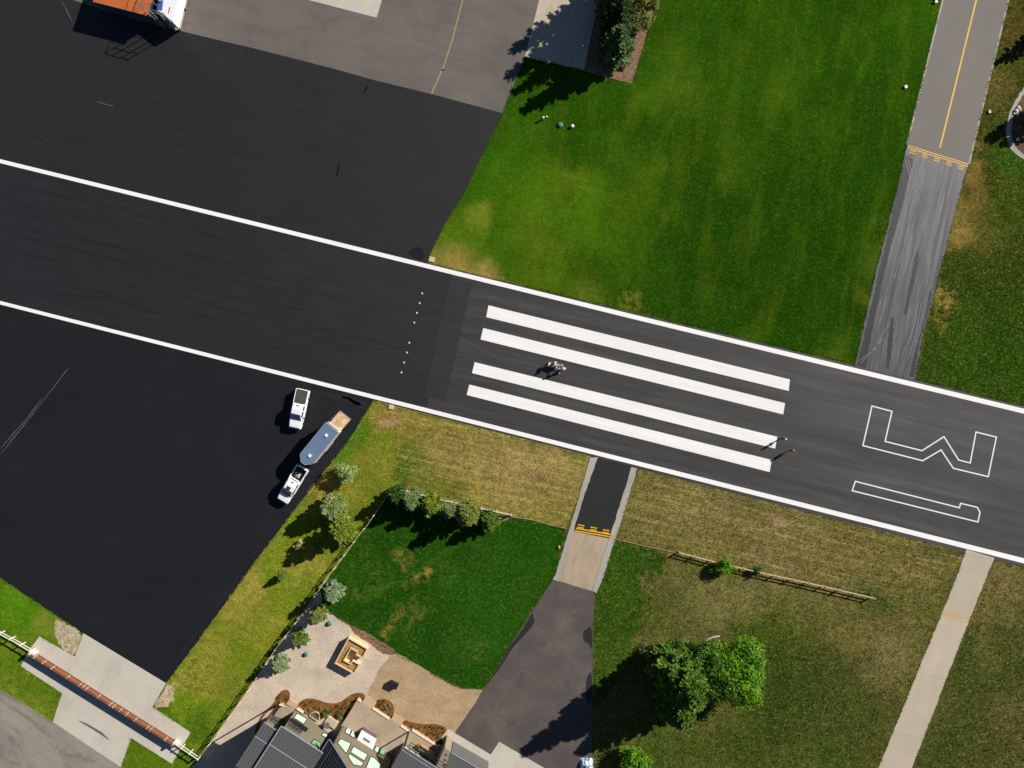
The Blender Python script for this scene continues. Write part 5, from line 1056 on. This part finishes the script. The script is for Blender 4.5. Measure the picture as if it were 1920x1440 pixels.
# wing A (left, narrow) and wing B share a ridge direction
eA0 = P(495.2, 1354, 5.8); eA1 = P(520.5, 1370, 5.8); rise = 1.5
def up_slope(e, back, z): return e - nH * back + Vector((0, 0, z))
rA0 = up_slope(eA0, 6.2, 1.5); rA1 = up_slope(eA1, 6.2, 1.5)
rfA, nA = roof_plane(eA0, eA1, rA1, rA0); roof_plane(up_slope(rA0, 5, -1.6), up_slope(rA1, 5, -1.6), rA1, rA0)
strip(eA0, eA1, .10, rfA); strip(eA0 - nH * 2.0 + Vector((0, 0, .5)), eA1 - nH * 2.0 + Vector((0, 0, .5)), .07, rfA, name='snow_guard')
eB0 = P(527.3, 1361.3, 6.1); eB1 = P(606, 1412, 6.1); rB0 = up_slope(eB0, 8.2, 1.9); rB1 = up_slope(eB1, 8.2, 1.9)
rfB, nB = roof_plane(eB0, eB1, rB1, rB0); roof_plane(up_slope(rB0, 5, -1.6), up_slope(rB1, 5, -1.6), rB1, rB0)
strip(eB0, eB1, .12, rfB); strip(eB0 + dH * .05 - nH * 2.6 + Vector((0, 0, .62)), eB1 - nH * 2.6 + Vector((0, 0, .62)), .09, rfB, name='snow_guard'); strip(eB0, rB0, .08, rfB)
g0 = lambda v: Vector((v.x, v.y, 0))
aA = g0(eA0) - nH * 2.0 + dH * .3; bA = g0(eA1) - nH * 2.0 + dH * .6
wall(aA, bA, 0, 5.9); wall(aA - nH * 9, aA, 0, 5.6); 
aB = gpx(557.2, 1330.8, 0); bB = gpx(615.5, 1371.7, 0); wall(aB, bB, 0, 6.0); wall(aB - nH * 10, aB, 0, 6.0)
for q in ([(1215, 330), (1342, 400), (1298, 470), (1170, 385)],): window(K5(q), aB, bB, M_wglass)
window(K5([(1560, 578), (1606, 602), (1585, 642), (1522, 610)]), aB, bB, M_wglass); window(K5([(1430, 660), (1525, 715), (1500, 768), (1390, 712)]), aB, bB, M_wglass2)
# juliet balcony between A and B with slatted rail
def grille(pts, a, b, n=5, out=.5):
    u = (b - a).normalized(); nn = nH; q = [on_wall(x, y, a, b) - HO for x, y in pts]
    M = MB()
    for i in range(n):
        t = i / (n - 1); M.bar(q[0].lerp(q[3], t) + nn * out, q[1].lerp(q[2], t) + nn * out, .04)
    for i in range(5):
        t = i / 4; M.bar(q[0].lerp(q[1], t) + nn * out, q[3].lerp(q[2], t) + nn * out, .06)
    M.build('balcony_rail', M_frame, house)
    MB().add([q[0] + nn * .03, q[1] + nn * .03, q[2] + nn * .03, q[3] + nn * .03], [(0, 1, 2, 3)]).build('window', plain('tinted_glass', alb(96, 98, 88), .1, 0, .8), house)
grille(K5([(1105, 455), (1295, 545), (1245, 608), (1068, 500)]), aB, bB); grille(K5([(880, 385), (1030, 455), (985, 505), (850, 430)]), aA, bA)
MB().prism([tuple((v - HO)[:2]) for v in (aB - dH * .1 + nH * .02, aB + dH * 2.8 + nH * .02, aB + dH * 2.8 + nH * .55, aB - dH * .1 + nH * .55)], 3.3, 3.45).build('balcony_slab', M_frame, house)
# posts carrying the eaves
for (x, y, e) in ((527.5, 1322.5, eA0), (771, 1369, P(757, 1400, 5.0))):
    b_ = gpx(x, y, 0); b_ = Vector((e.x, e.y, 0)) + dH * .1 - nH * .1
    MB().box(tuple(b_ - HO + Vector((0, 0, e.z / 2 - .05))), (.20, .20, e.z - .05), .5).build('post', M_frame, house)
# middle wing C: gable with big trapezoid windows
aC = gpx(646, 1357, 0); LC = 8.4; bC = aC + dH * LC; zE = 6.3; zP = 9.8
wall(aC, bC, 0, 0, top=[(LC, zE), (LC / 2, zP), (0, zE)]); wall(aC, aC - nH * 3 + dH * .01, 0, zE) if False else None
MB().bar(aC - HO + Vector((0, 0, zE / 2)), aC - nH * 12 - HO + Vector((0, 0, zE / 2)), .2, zE).build('wall', M_wallo, house)
oh = 1.0
el0 = aC - dH * oh + nH * .1 + Vector((0, 0, zE - oh * (zP - zE) / (LC / 2))); rg0 = aC + dH * LC / 2 + nH * .1 + Vector((0, 0, zP + .1)); er0 = bC + dH * oh + nH * .1 + Vector((0, 0, el0.z))
rfC, _ = roof_plane(el0, el0 - nH * 14, rg0 - nH * 14, rg0); roof_plane(er0 - nH * 14, er0, rg0, rg0 - nH * 14); strip(el0, rg0, .10, rfC); strip(el0, el0 - nH * 14, .08, rfC)
for q in ([(125, 655), (258, 715), (200, 848), (88, 712)], [(290, 755), (475, 860), (430, 940), (255, 830)], [(240, 850), (425, 970), (390, 1010), (290, 990), (222, 885)], [(510, 885), (562, 905), (640, 985), (625, 1040), (450, 1040)],
          [(222, 503), (270, 530), (240, 610), (180, 570)], [(277, 545), (335, 575), (302, 647), (245, 612)], [(592, 735), (637, 760), (612, 842), (558, 812)]): window(K6(q), aC, bC)
window(K6([(645, 775), (700, 805), (690, 870), (625, 845)]), aC, bC, M_wglass2)
# outdoor fireplace in front of it
isl = empty('outdoor_counter', 'white-topped outdoor kitchen counter on the terrace before the big windows', 'counter', tuple(P(*K6([(460, 670)])[0], .6)))
fq = [P(*c_, 1.75) - isl.location for c_ in K6([(400, 550), (582, 660), (532, 792), (335, 682)])]
MB().prism([tuple(v[:2]) for v in [q * 1.0 for q in fq]], 0, 1.06).build('cabinet', plain('dark_brick', alb(96, 84, 86), .85), isl)
cc = sum(fq, Vector()) / 4; MB().prism([tuple((v + (v - cc) * .06)[:2]) for v in fq], 1.062, 1.14).build('worktop', M_paint, isl, bevel=.02)
MB().box((cc.x, cc.y, 1.155), (1.1, .32, .03), math.atan2(dH.y, dH.x)).build('burner', plain('flue_grey', alb(130, 128, 122), .7), isl)
bq = [P(*c_, 1.3) - isl.location for c_ in K6([(332, 692), (528, 800), (508, 862), (288, 705)])]
MB().prism([tuple(v[:2]) for v in bq], 0, .7).build('bar_ledge', bpy.data.materials['dark_brick'], isl)
# right wing D and its flat roof
eD0 = P(757, 1400, 5.0); eD1 = eD0 + dH * 7.0; rD0 = up_slope(eD0, 6.5, 1.5); rD1 = up_slope(eD1, 6.5, 1.5); rfD, _ = roof_plane(eD0, eD1, rD1, rD0); strip(eD0, eD1, .12, rfD); strip(eD0 - nH * .45 + Vector((0, 0, .1)), eD1 - nH * .45 + Vector((0, 0, .1)), .05, rfD)
aD = g0(eD0) - nH * 1.9 + dH * .3; bD = aD + dH * 6.4; wall(aD, bD, 0, 4.9); wall(aD - nH * 6, aD, 0, 4.9)
q = [on_wall(x, y, aD, bD) for x, y in K6([(1010, 685), (1400, 930), (1370, 980), (975, 740)])]
for k in range(6):
    a_ = aD + dH * (.25 + k * 1.03); M = MB(); z0, z1 = 1.1, 3.2; v = [a_ + Vector((0, 0, z0)), a_ + dH * .9 + Vector((0, 0, z0)), a_ + dH * .9 + Vector((0, 0, z1)), a_ + Vector((0, 0, z1))]; v = [w_ - HO + nH * .03 for w_ in v]
    w_ = MB().add(v, [(0, 1, 2, 3)]).build('window', M_wglass, house); M = MB()
    for i in range(4): M.bar(v[i] + nH * .02, v[(i + 1) % 4] + nH * .02, .09, .06, up=tuple(nH))
    M.build('frame', M_frame, w_)
M = MB()
for k, (o_, z) in enumerate(((.05, 4.75), (.45, 4.7), (.85, 4.65))): M.bar(g0(eD0) - HO + nH * o_ + dH * .5 + Vector((0, 0, z)), g0(eD1) - HO + nH * o_ - dH * .4 + Vector((0, 0, z)), .07)
for k in range(6): M.bar(g0(eD0) - HO + dH * (.6 + k * 1.15) + Vector((0, 0, 4.72)), g0(eD0) - HO + dH * (.6 + k * 1.15) + nH * .9 + Vector((0, 0, 4.62)), .06)
M.build('sunshade', M_frame, house)
fz = 3.3; fr_ = [P(x, y, fz) for x, y in [(846, 1412), (915, 1452), (900, 1500), (812, 1470)]]; MB().prism([tuple((v - HO)[:2]) for v in fr_], 0, fz).build('garage', plain('dark_flat_roof', alb(98, 98, 96), .8, 0, .2, .06, 2), house)
pr_ = [P(x, y, fz + .25) for x, y in [(834, 1402), (845, 1410), (828, 1452), (814, 1446)]]; pw = MB().prism([tuple((v - HO)[:2]) for v in pr_], 0, fz + .25).build('parapet', plain('parapet_tan', alb(150, 138, 118), .85), house)
for x, y in K6([(1482, 860), (1470, 925), (1462, 985)]): v = P(x, y, fz + .25) - HO; MB().cone((v.x, v.y, fz + .252), (v.x, v.y, fz + .30), .13, .13, 10).build('roof_outlet', M_frame, pw)
strip(P(846, 1411, fz), P(915, 1451, fz), .10, pw)

# raised terrace, steps, low walls
TZ = .6
sheet('terrace', K6([(345, 148), (385, 180), (412, 168), (540, 262), (750, 402), (775, 400), (900, 488), (1000, 555), (1040, 545), (1370, 752), (1385, 740), (1490, 800), (1420, 1000), (1000, 1400), (0, 1200), (-130, 900), (40, 640)]), TZ, M_patio, skirt=TZ)
sheet('terrace', K5([(935, 330), (1000, 235), (1040, 220), (1195, 290), (1225, 300), (1330, 420), (1100, 620), (880, 420)]), .45, M_patio, skirt=.45)
M_step = paving('step_concrete', alb(186, 158, 128), .75, .3, .5, .03, .1, .08)
def steps(c0, c1, e1, e0, z0, z1, n, label):
    """c0-c1: foot edge pixels, e0-e1: top edge pixels"""
    a0, a1, b1, b0 = (P(*c0, z0), P(*c1, z0), P(*e1, z1), P(*e0, z1)); o0 = g0(a0); t = empty('steps', label, 'steps', tuple(o0))
    for k in range(n):
        t0, t1 = k / n, 1.0; z = z0 + (z1 - z0) * (k + 1) / (n + 1); q = [a0.lerp(b0, t0), a1.lerp(b1, t0), a1.lerp(b1, (k + 1) / n - .01), a0.lerp(b0, (k + 1) / n - .01)]
        MB().prism([tuple((v - o0)[:2]) for v in q], 0, z).build('step', M_step, t, bevel=.01)
k6 = K6([(452, 88), (600, 182), (540, 262), (415, 170)]); steps(k6[0], k6[1], k6[2], k6[3], .0, TZ, 4, 'western stone steps from the straw ground up to the terrace')
k6 = K6([(820, 318), (952, 402), (902, 486), (776, 402)]); steps(k6[0], k6[1], k6[2], k6[3], .0, TZ, 4, 'eastern stone steps between the two bark beds')
k5 = K5([(1118, 145), (1232, 215), (1190, 285), (1062, 212)]); steps(k5[0], k5[1], k5[2], k5[3], .0, .45, 3, 'short steps from the gravel yard beside the house post')
for (a_, b_), l, z in ((K6([(540, 264), (750, 403)]), 'low pale-topped wall between the two terrace steps', TZ), (K6([(903, 490), (1003, 556)]), 'short pale-topped wall right of the eastern steps', TZ), (K6([(1048, 545), (1370, 750)]), 'long pale-topped wall behind the eastern bark bed', TZ),
                   (K6([(345, 148), (386, 178)]), 'tiny pale-topped wall at the west corner of the terrace', TZ), (K5([(1212, 268), (1292, 320)]), 'pale-topped pier by the olive house front', .5), (K5([(985, 215), (1040, 232)]), 'small pale pier at the foot of the left house post', .6), (K6([(1492, 770), (1540, 800)]), 'short pale pier beside the flat garage roof', TZ)):
    pa = P(*a_, z + .08); pb = P(*b_, z + .08); o0 = g0(pa); t = empty('retaining_wall', l, 'low wall', tuple(o0), 0, 'pale-topped low walls of the terrace'); v = g0(pb) - o0; u = v.normalized()
    MB().bar(Vector((0, 0, (z + .05) / 2)), v + Vector((0, 0, (z + .05) / 2)), .14, z + .05).build('wall', plain('stucco_tan', alb(190, 164, 130), .85) if 'stucco_tan' not in bpy.data.materials else bpy.data.materials['stucco_tan'], t)
    MB().bar(-u * .04 + Vector((0, 0, z + .09)), v + u * .04 + Vector((0, 0, z + .06)), .18, .06).build('coping', plain('pale_coping', alb(246, 226, 196), .7) if 'pale_coping' not in bpy.data.materials else bpy.data.materials['pale_coping'], t)
# things on the terrace
def at6(x, y, h=TZ): q = K6([(x, y)])[0]; return P(*q, h)
rz = math.atan2(dH.y, dH.x)
p = at6(1235, 790); t = empty('outdoor_bench', 'grey cushioned bench on the terrace behind the long low wall', 'bench', (p.x, p.y, TZ), rz)
MB().box((0, 0, .38), (2.3, .75, .14)).build('seat', plain('grey_cushion', alb(150, 134, 124), .9), t, bevel=.04); MB().box((0, .42, .55), (2.3, .10, .5)).build('backrest', plain('teak', alb(176, 140, 104), .7), t, bevel=.02)
for sx in (-1, 1):
    for sy in (-1, 1): MB().box((sx * 1.05, sy * .32, .15), (.08, .08, .32)).build('leg', bpy.data.materials['teak'], t)
p = at6(1150, 722); t = empty('terracotta_pot', 'small terracotta pot at the left end of the bench', 'flower pot', (p.x, p.y, TZ)); MB().cone((0, 0, 0), (0, 0, .5), .16, .24, 14).build('pot', plain('terracotta', alb(206, 128, 64), .8), t); MB().cone((0, 0, .5), (0, 0, .53), .26, .26, 14).build('rim', bpy.data.materials['terracotta'], t)
p = at6(138, 545); t = empty('patio_heater', 'small white-topped pot stand by the west terrace windows', 'pot stand', (p.x, p.y, TZ)); MB().cone((0, 0, 0), (0, 0, .8), .1, .06, 10).build('stand', M_trim, t); MB().dome((0, 0, .8), .24, .12, 12).build('top', M_wbox, t)
q = K5([(1655, 445)])[0]; p = P(*q, .3)
t = empty('equipment_pad', 'pale square stone pad at the edge of the kidney-shaped bed', 'stone pad', (p.x, p.y, 0), rz); MB().box((0, 0, .14), (1.75, 1.2, .30)).build('slab', M_wallt, t, bevel=.02); MB().box((0, 0, .302), (1.2, .8, .02)).build('inlay', M_conc2, t)
q = K5([(1593, 487)])[0]; p = P(*q, .9); t = empty('round_grill', 'round dark kettle grill between the house front and the stone pad', 'grill', (p.x, p.y, 0)); MB().cone((0, 0, .45), (0, 0, .85), .30, .46, 18).build('bowl', M_trim, t)
MB().cone((0, 0, .851), (0, 0, .88), .47, .47, 18).build('rim', plain('grill_metal', alb(150, 156, 156), .4, .6), t)
M = MB()
for k in range(6): M.bar((-.4, -.3 + k * .12, .895), (.4, -.3 + k * .12, .895), .02)
M.build('grate', bpy.data.materials['grill_metal'], t)
for k in range(3): MB().bar((.2 * math.cos(k * 2.1), .2 * math.sin(k * 2.1), .5), (.4 * math.cos(k * 2.1), .4 * math.sin(k * 2.1), 0), .04).build('leg', M_trim, t)
ww = K5([(1370, 352), (1400, 318), (1440, 300), (1485, 308), (1508, 345), (1500, 432)]); ctr = P(*K5([(1445, 368)])[0]); t = empty('window_well', 'half-round window well with a tan rim in the kidney-shaped bed', 'window well', (ctr.x, ctr.y, 0))
q = [P(x, y) - ctr for x, y in smooth_poly(ww, 1)]; MB().prism([tuple(v[:2]) for v in q], .0, .06).build('gravel_bottom', plain('well_gravel', alb(98, 92, 88), .9, 0, .2, .3, 8), t); M = MB()
for i in range(len(q)): M.bar(q[i] + Vector((0, 0, .1)), q[(i + 1) % len(q)] + Vector((0, 0, .1)), .09, .2)
M.build('rim', M_wallt, t)
# bed planting
def inside(x, y, poly):
    r = False; j = len(poly) - 1
    for i in range(len(poly)):
        xi, yi = poly[i]; xj, yj = poly[j]
        if (yi > y) != (yj > y) and x < (xj - xi) * (y - yi) / (yj - yi) + xi: r = not r
        j = i
    return r
fp = [F('bed_plant_dark', (70, 84, 36), (110, 112, 60)), F('bed_plant_grey', (150, 156, 124), (186, 188, 160)), F('bed_plant_green', (110, 130, 40), (150, 160, 66))]
protos = []
for k in range(3):
    R = np.random.RandomState(60 + k); n = (70, 90, 200)[k]; r = (.20, .26, .42)[k]
    c = unit(R.normal(0, 1, (n, 3))); c[:, 2] = np.abs(c[:, 2]); rr = R.rand(n) ** .5 * r; cpos = c * rr[:, None]; dd = unit(c + R.normal(0, .3, (n, 3)) + np.array([0, 0, .4]))
    protos.append((cpos, dd, unit(np.cross(dd, R.normal(0, 1, (n, 3)))), np.full(n, r * .55), np.full(n, r * .14)))
ORD = 'first second third fourth fifth sixth seventh eighth ninth tenth eleventh twelfth thirteenth fourteenth fifteenth sixteenth seventeenth eighteenth nineteenth twentieth 21st 22nd 23rd 24th 25th 26th'.split()
def bed_plants(key, count, label, seed, mind=5.6, kinds=(0, 0, 0, 1)):
    R = random.Random(seed); poly = beds[key]; xs = [p[0] for p in poly]; ys = [p[1] for p in poly]; got = []; tries = 0; first = {}
    made = []
    while len(got) < count and tries < 4000:
        tries += 1; x = R.uniform(min(xs), max(xs)); y = R.uniform(min(ys), max(ys))
        if inside(x, y, poly) and all(inside(x + dx, y + dy, poly) for dx, dy in ((3, 0), (-3, 0), (0, 3), (0, -3))) and all(math.hypot(x - a, y - b) > mind for a, b in got):
            got.append((x, y)); k = R.choice(kinds); p = P(x, y)
            if k not in first:
                o = leaf_mesh('bedding_plant', *protos[k], fp[k], None); first[k] = o
            else: o = first[k].copy(); COL.objects.link(o)
            o.location = (p.x, p.y, .04); o.rotation_euler = (0, 0, R.uniform(0, 6)); s = R.uniform(.8, 1.35); o.scale = (s, s, s * 1.2); tag(o, label[k], 'plant', label['g']); made.append((x, o, k))
    for i, (x, o, k) in enumerate(sorted(made, key=lambda q: q[0])): o['label'] = label[k] + ', ' + ORD[i] + ' from its west end'
bed_plants('left', 4, {0: 'small dark plant in the narrow western bark bed', 1: 'small grey plant in the narrow western bark bed', 'end': 'west end', 'g': 'plants in the narrow western bed'}, 1, 8)
bed_plants('kidney', 24, {0: 'small dark plant in the kidney-shaped bed', 1: 'pale grey-green plant in the kidney-shaped bed', 'end': 'west end', 'g': 'plants in the kidney-shaped bed'}, 2, 6.5)
bed_plants('dome', 15, {0: 'small dark plant in the dome-shaped bed', 1: 'pale plant in the dome-shaped bed', 'end': 'west end', 'g': 'plants in the dome-shaped bed'}, 3, 5.8)
bed_plants('wing', 24, {0: 'small dark plant in the long eastern bark bed', 1: 'pale plant in the long eastern bark bed', 'end': 'west end', 'g': 'plants in the long eastern bed'}, 4, 6.3)
for i, (x, y) in enumerate(K5([(1580, 320), (1765, 345)])):
    p = P(x, y); o = leaf_mesh('round_shrub', *protos[2], fp[2], None); o.location = (p.x, p.y, .05); o.scale = (1.3,) * 3; tag(o, ('round yellow-green shrub beside the window well', 'round yellow-green shrub above the stone pad')[i], 'shrub', 'round shrubs in the kidney-shaped bed')

# ================================================================== meadow tufts (nobody could count them)
R = np.random.RandomState(9)
def tufts(name, poly, dens, hgt, wid, mats, seed, avoid=()):
    R = np.random.RandomState(seed); xs = [p[0] for p in poly]; ys = [p[1] for p in poly]; A = (max(xs) - min(xs)) * (max(ys) - min(ys)) * S * S; n = int(A * dens)
    X = R.uniform(min(xs), max(xs), n); Y = R.uniform(min(ys), max(ys), n); m_ = inpoly(X, Y, poly)
    for a_ in avoid: m_ &= ~inpoly(X, Y, a_)
    X = X[m_]; Y = Y[m_]; n = len(X); B = 3
    cl = vnoise(X, Y, 9, seed) + vnoise(X, Y, 3, seed + 1); keep = R.rand(n) < .55 + .9 * cl; X = X[keep]; Y = Y[keep]; n = len(X)
    co, ro = lawn_colour(X, Y, X + 20 * vnoise(X, Y, 26, 1), Y + 20 * vnoise(X, Y, 26, 5))
    cx = (X - 960) * S; cy = (720 - Y) * S; V = []; CC = []
    for b_ in range(B):
        az = R.uniform(0, 6.283, n); le = R.uniform(.2, 1.0, n); h_ = hgt * R.uniform(.5, 1.3, n); w_ = wid * R.uniform(.6, 1.3, n)
        dx = np.cos(az); dy = np.sin(az); ox = R.uniform(-.05, .05, n); oy = R.uniform(-.05, .05, n)
        a = np.stack([cx + ox - dy * w_, cy + oy + dx * w_, 0 * cx], 1); b = np.stack([cx + ox + dy * w_, cy + oy - dx * w_, 0 * cx], 1); c = np.stack([cx + ox + dx * le * h_, cy + oy + dy * le * h_, h_], 1)
        V.append(np.stack([a, b, c], 1)); jc = co * R.uniform(.65, 1.35, (n, 1)) * (1 + R.uniform(-.12, .12, (n, 3))); CC.append(np.repeat(jc[:, None], 3, 1))
    V = np.concatenate(V).reshape(-1, 3); CC = np.concatenate(CC).reshape(-1, 3); Fc = np.arange(len(V)).reshape(-1, 3)
    me = np_mesh(name, V, Fc); at = me.attributes.new('growth_and_light', 'FLOAT_COLOR', 'POINT'); at.data.foreach_set('color', np.concatenate([CC, np.ones((len(CC), 1))], 1).astype(np.float32).ravel())
    o = link(name, me, mats); o['kind'] = 'stuff'; o['label'] = 'dry grass tufts'; return o
m, nt, b = new_mat('grass_blades'); av = N(nt, 'ShaderNodeAttribute', attribute_name='growth_and_light'); nt.links.new(scalec(nt, av.outputs['Color'], 1.45), b.inputs['Base Color']); b.inputs['Roughness'].default_value = .8; b.inputs['Specular IOR Level'].default_value = .1
M_blade = m
def edge_tufts(name, lines, hgt, wid, seed, spread=.16, dens=26):
    """grass leaning over the edges of the paving"""
    R = np.random.RandomState(seed); X = []; Y = []
    for ln_ in lines:
        for (x0, y0), (x1, y1) in zip(ln_[:-1], ln_[1:]):
            L = math.hypot(x1 - x0, y1 - y0) * S; n = int(L * dens); t = R.rand(n); X.append(x0 + (x1 - x0) * t); Y.append(y0 + (y1 - y0) * t)
    X = np.concatenate(X); Y = np.concatenate(Y); cl = vnoise(X, Y, 14, seed) + .6 * vnoise(X, Y, 5, seed + 3); k = cl > -.12; X = X[k]; Y = Y[k]; cl = cl[k]
    X = X + R.normal(0, spread / S, len(X)) * (.5 + cl); Y = Y + R.normal(0, spread / S, len(Y)) * (.5 + cl); n = len(X)
    D = 9; co = None
    for dx, dy in ((D, D), (-D, -D), (D, -D), (-D, D)):
        c_, _r = lawn_colour(X + dx, Y + dy, X + dx, Y + dy); co = c_ if co is None else co + c_
    co = co / 4; cx = (X - 960) * S; cy = (720 - Y) * S; V = []; CC = []
    for b_ in range(3):
        az = R.uniform(0, 6.283, n); h_ = hgt * R.uniform(.5, 1.3, n); w_ = wid * R.uniform(.6, 1.3, n); dx = np.cos(az); dy = np.sin(az)
        a = np.stack([cx - dy * w_, cy + dx * w_, 0 * cx + .03], 1); b = np.stack([cx + dy * w_, cy - dx * w_, 0 * cx + .03], 1); c = np.stack([cx + dx * h_, cy + dy * h_, h_ + .03], 1)
        V.append(np.stack([a, b, c], 1)); CC.append(np.repeat((co * R.uniform(.8, 1.3, (n, 1)))[:, None], 3, 1))
    V = np.concatenate(V).reshape(-1, 3); CC = np.concatenate(CC).reshape(-1, 3); me = np_mesh(name, V, np.arange(len(V)).reshape(-1, 3)); at = me.attributes.new('growth_and_light', 'FLOAT_COLOR', 'POINT'); at.data.foreach_set('color', np.concatenate([CC, np.ones((len(CC), 1))], 1).astype(np.float32).ravel())
    o = link(name, me, M_blade); o['kind'] = 'stuff'; o['label'] = 'grass creeping over the paving edges'
edge_tufts('edge_grass', [
    [(942, 212), (905, 290), (870, 362), (836, 418), (815, 460), (803, 488)], [(984, 107), (1095, 131)], [(984, 107), (942, 212)], [(1185, 157), (1232, 0)],
    [(808, UP(808) - 8), (1200, UP(1200) - 10), (1602, UP(1602) - 11)], [(1716, UP(1716) - 11), (1920, UP(1920) - 11)], [(1602, 688), (1642, 510), (1681, 360), (1701, 272), (1767, 0)], [(1714, 718), (1731, 630), (1752, 550), (1767, 490), (1801, 360), (1817, 307), (1891, 0)],
    [(702, LO(702) + 8), (1108, LO(1108) + 10)], [(1196, LO(1196) + 11), (1812, LO(1812) + 14)], [(1866, LO(1866) + 14), (1920, LO(1920) + 14)], [(702, 750), (650, 832), (602, 892), (552, 957), (480, 1052), (362, 1215), (311, 1282)],
    [(1106, 858), (1086, 930), (1068, 990), (1040, 1080), (1035, 1088), (1000, 1142), (955, 1212), (926, 1266), (908, 1291)], [(1196, 878), (1180, 928), (1158, 1000), (1146, 1034), (1132, 1080), (1118, 1116), (1112, 1162), (1112, 1440)],
    [(1812, 1034), (1794, 1080), (1769, 1142), (1722, 1255), (1647, 1440)], [(1865, 1048), (1851, 1080), (1822, 1152), (1775, 1272), (1710, 1440)], [(0, 1084), (155, 1187)], [(0, 1293), (45, 1318), (99, 1354)],
    C4([(155, 675), (465, 880), (395, 1095)], 0, 1080), C4([(905, 1435), (983, 1215), (1290, 1410), (1427, 1175), (1142, 982)], 0, 1080), C4([(225, 545), (295, 455), (440, 535)], 0, 1080), [(603, 1141), (655, 1172), (738, 1223), (805, 1260), (842, 1282), (867, 1292), (905, 1292)]], .055, .045, 77, .12, 22)
paths = [[(1794, 1080), (1770, 1135), (1640, 1450), (1720, 1450), (1828, 1152), (1870, 1045), (1808, 1025)]]
tufts('meadow_grass', [(700, 762), (1105, 858), (1070, 985), (960, 966), (735, 914), (650, 1030), (380, 1410), (320, 1300), (485, 1060), (606, 900), (655, 840)], 16, .10, .035, M_blade, 21)
tufts('field_grass', [(1200, 885), (1808, 1038), (1640, 1445), (1112, 1445), (1116, 1120), (1150, 1015)], 16, .13, .04, M_blade, 22)
tufts('verge_grass', [(1868, 1055), (1925, 1068), (1925, 1445), (1715, 1445)], 16, .13, .04, M_blade, 23)
tufts('roadside_grass', [(1895, -5), (1925, -5), (1925, 130), (1880, 215), (1880, 280), (1925, 320), (1925, 760), (1722, 712), (1760, 550), (1820, 312)], 12, .09, .035, M_blade, 24)
# rear and side walls that close the wings
def far_wall(a, b, h): MB().bar(a - HO + Vector((0, 0, h / 2)), b - HO + Vector((0, 0, h / 2)), .2, h).build('wall', M_wallo, house)
far_wall(aA - nH * 9, bA - nH * 9, 5.6); far_wall(aB - nH * 10, bB - nH * 10, 6.0); far_wall(bB - nH * .2, bB - nH * 10, 6.0)
far_wall(aC - nH * 12, bC - nH * 12, 6.2); far_wall(bC - nH * .2, bC - nH * 12, 6.2); far_wall(aD - nH * 5.9, bD - nH * 5.9, 4.6); far_wall(bD - nH * .2, bD - nH * 5.9, 4.8)
bpy.context.view_layer.update()
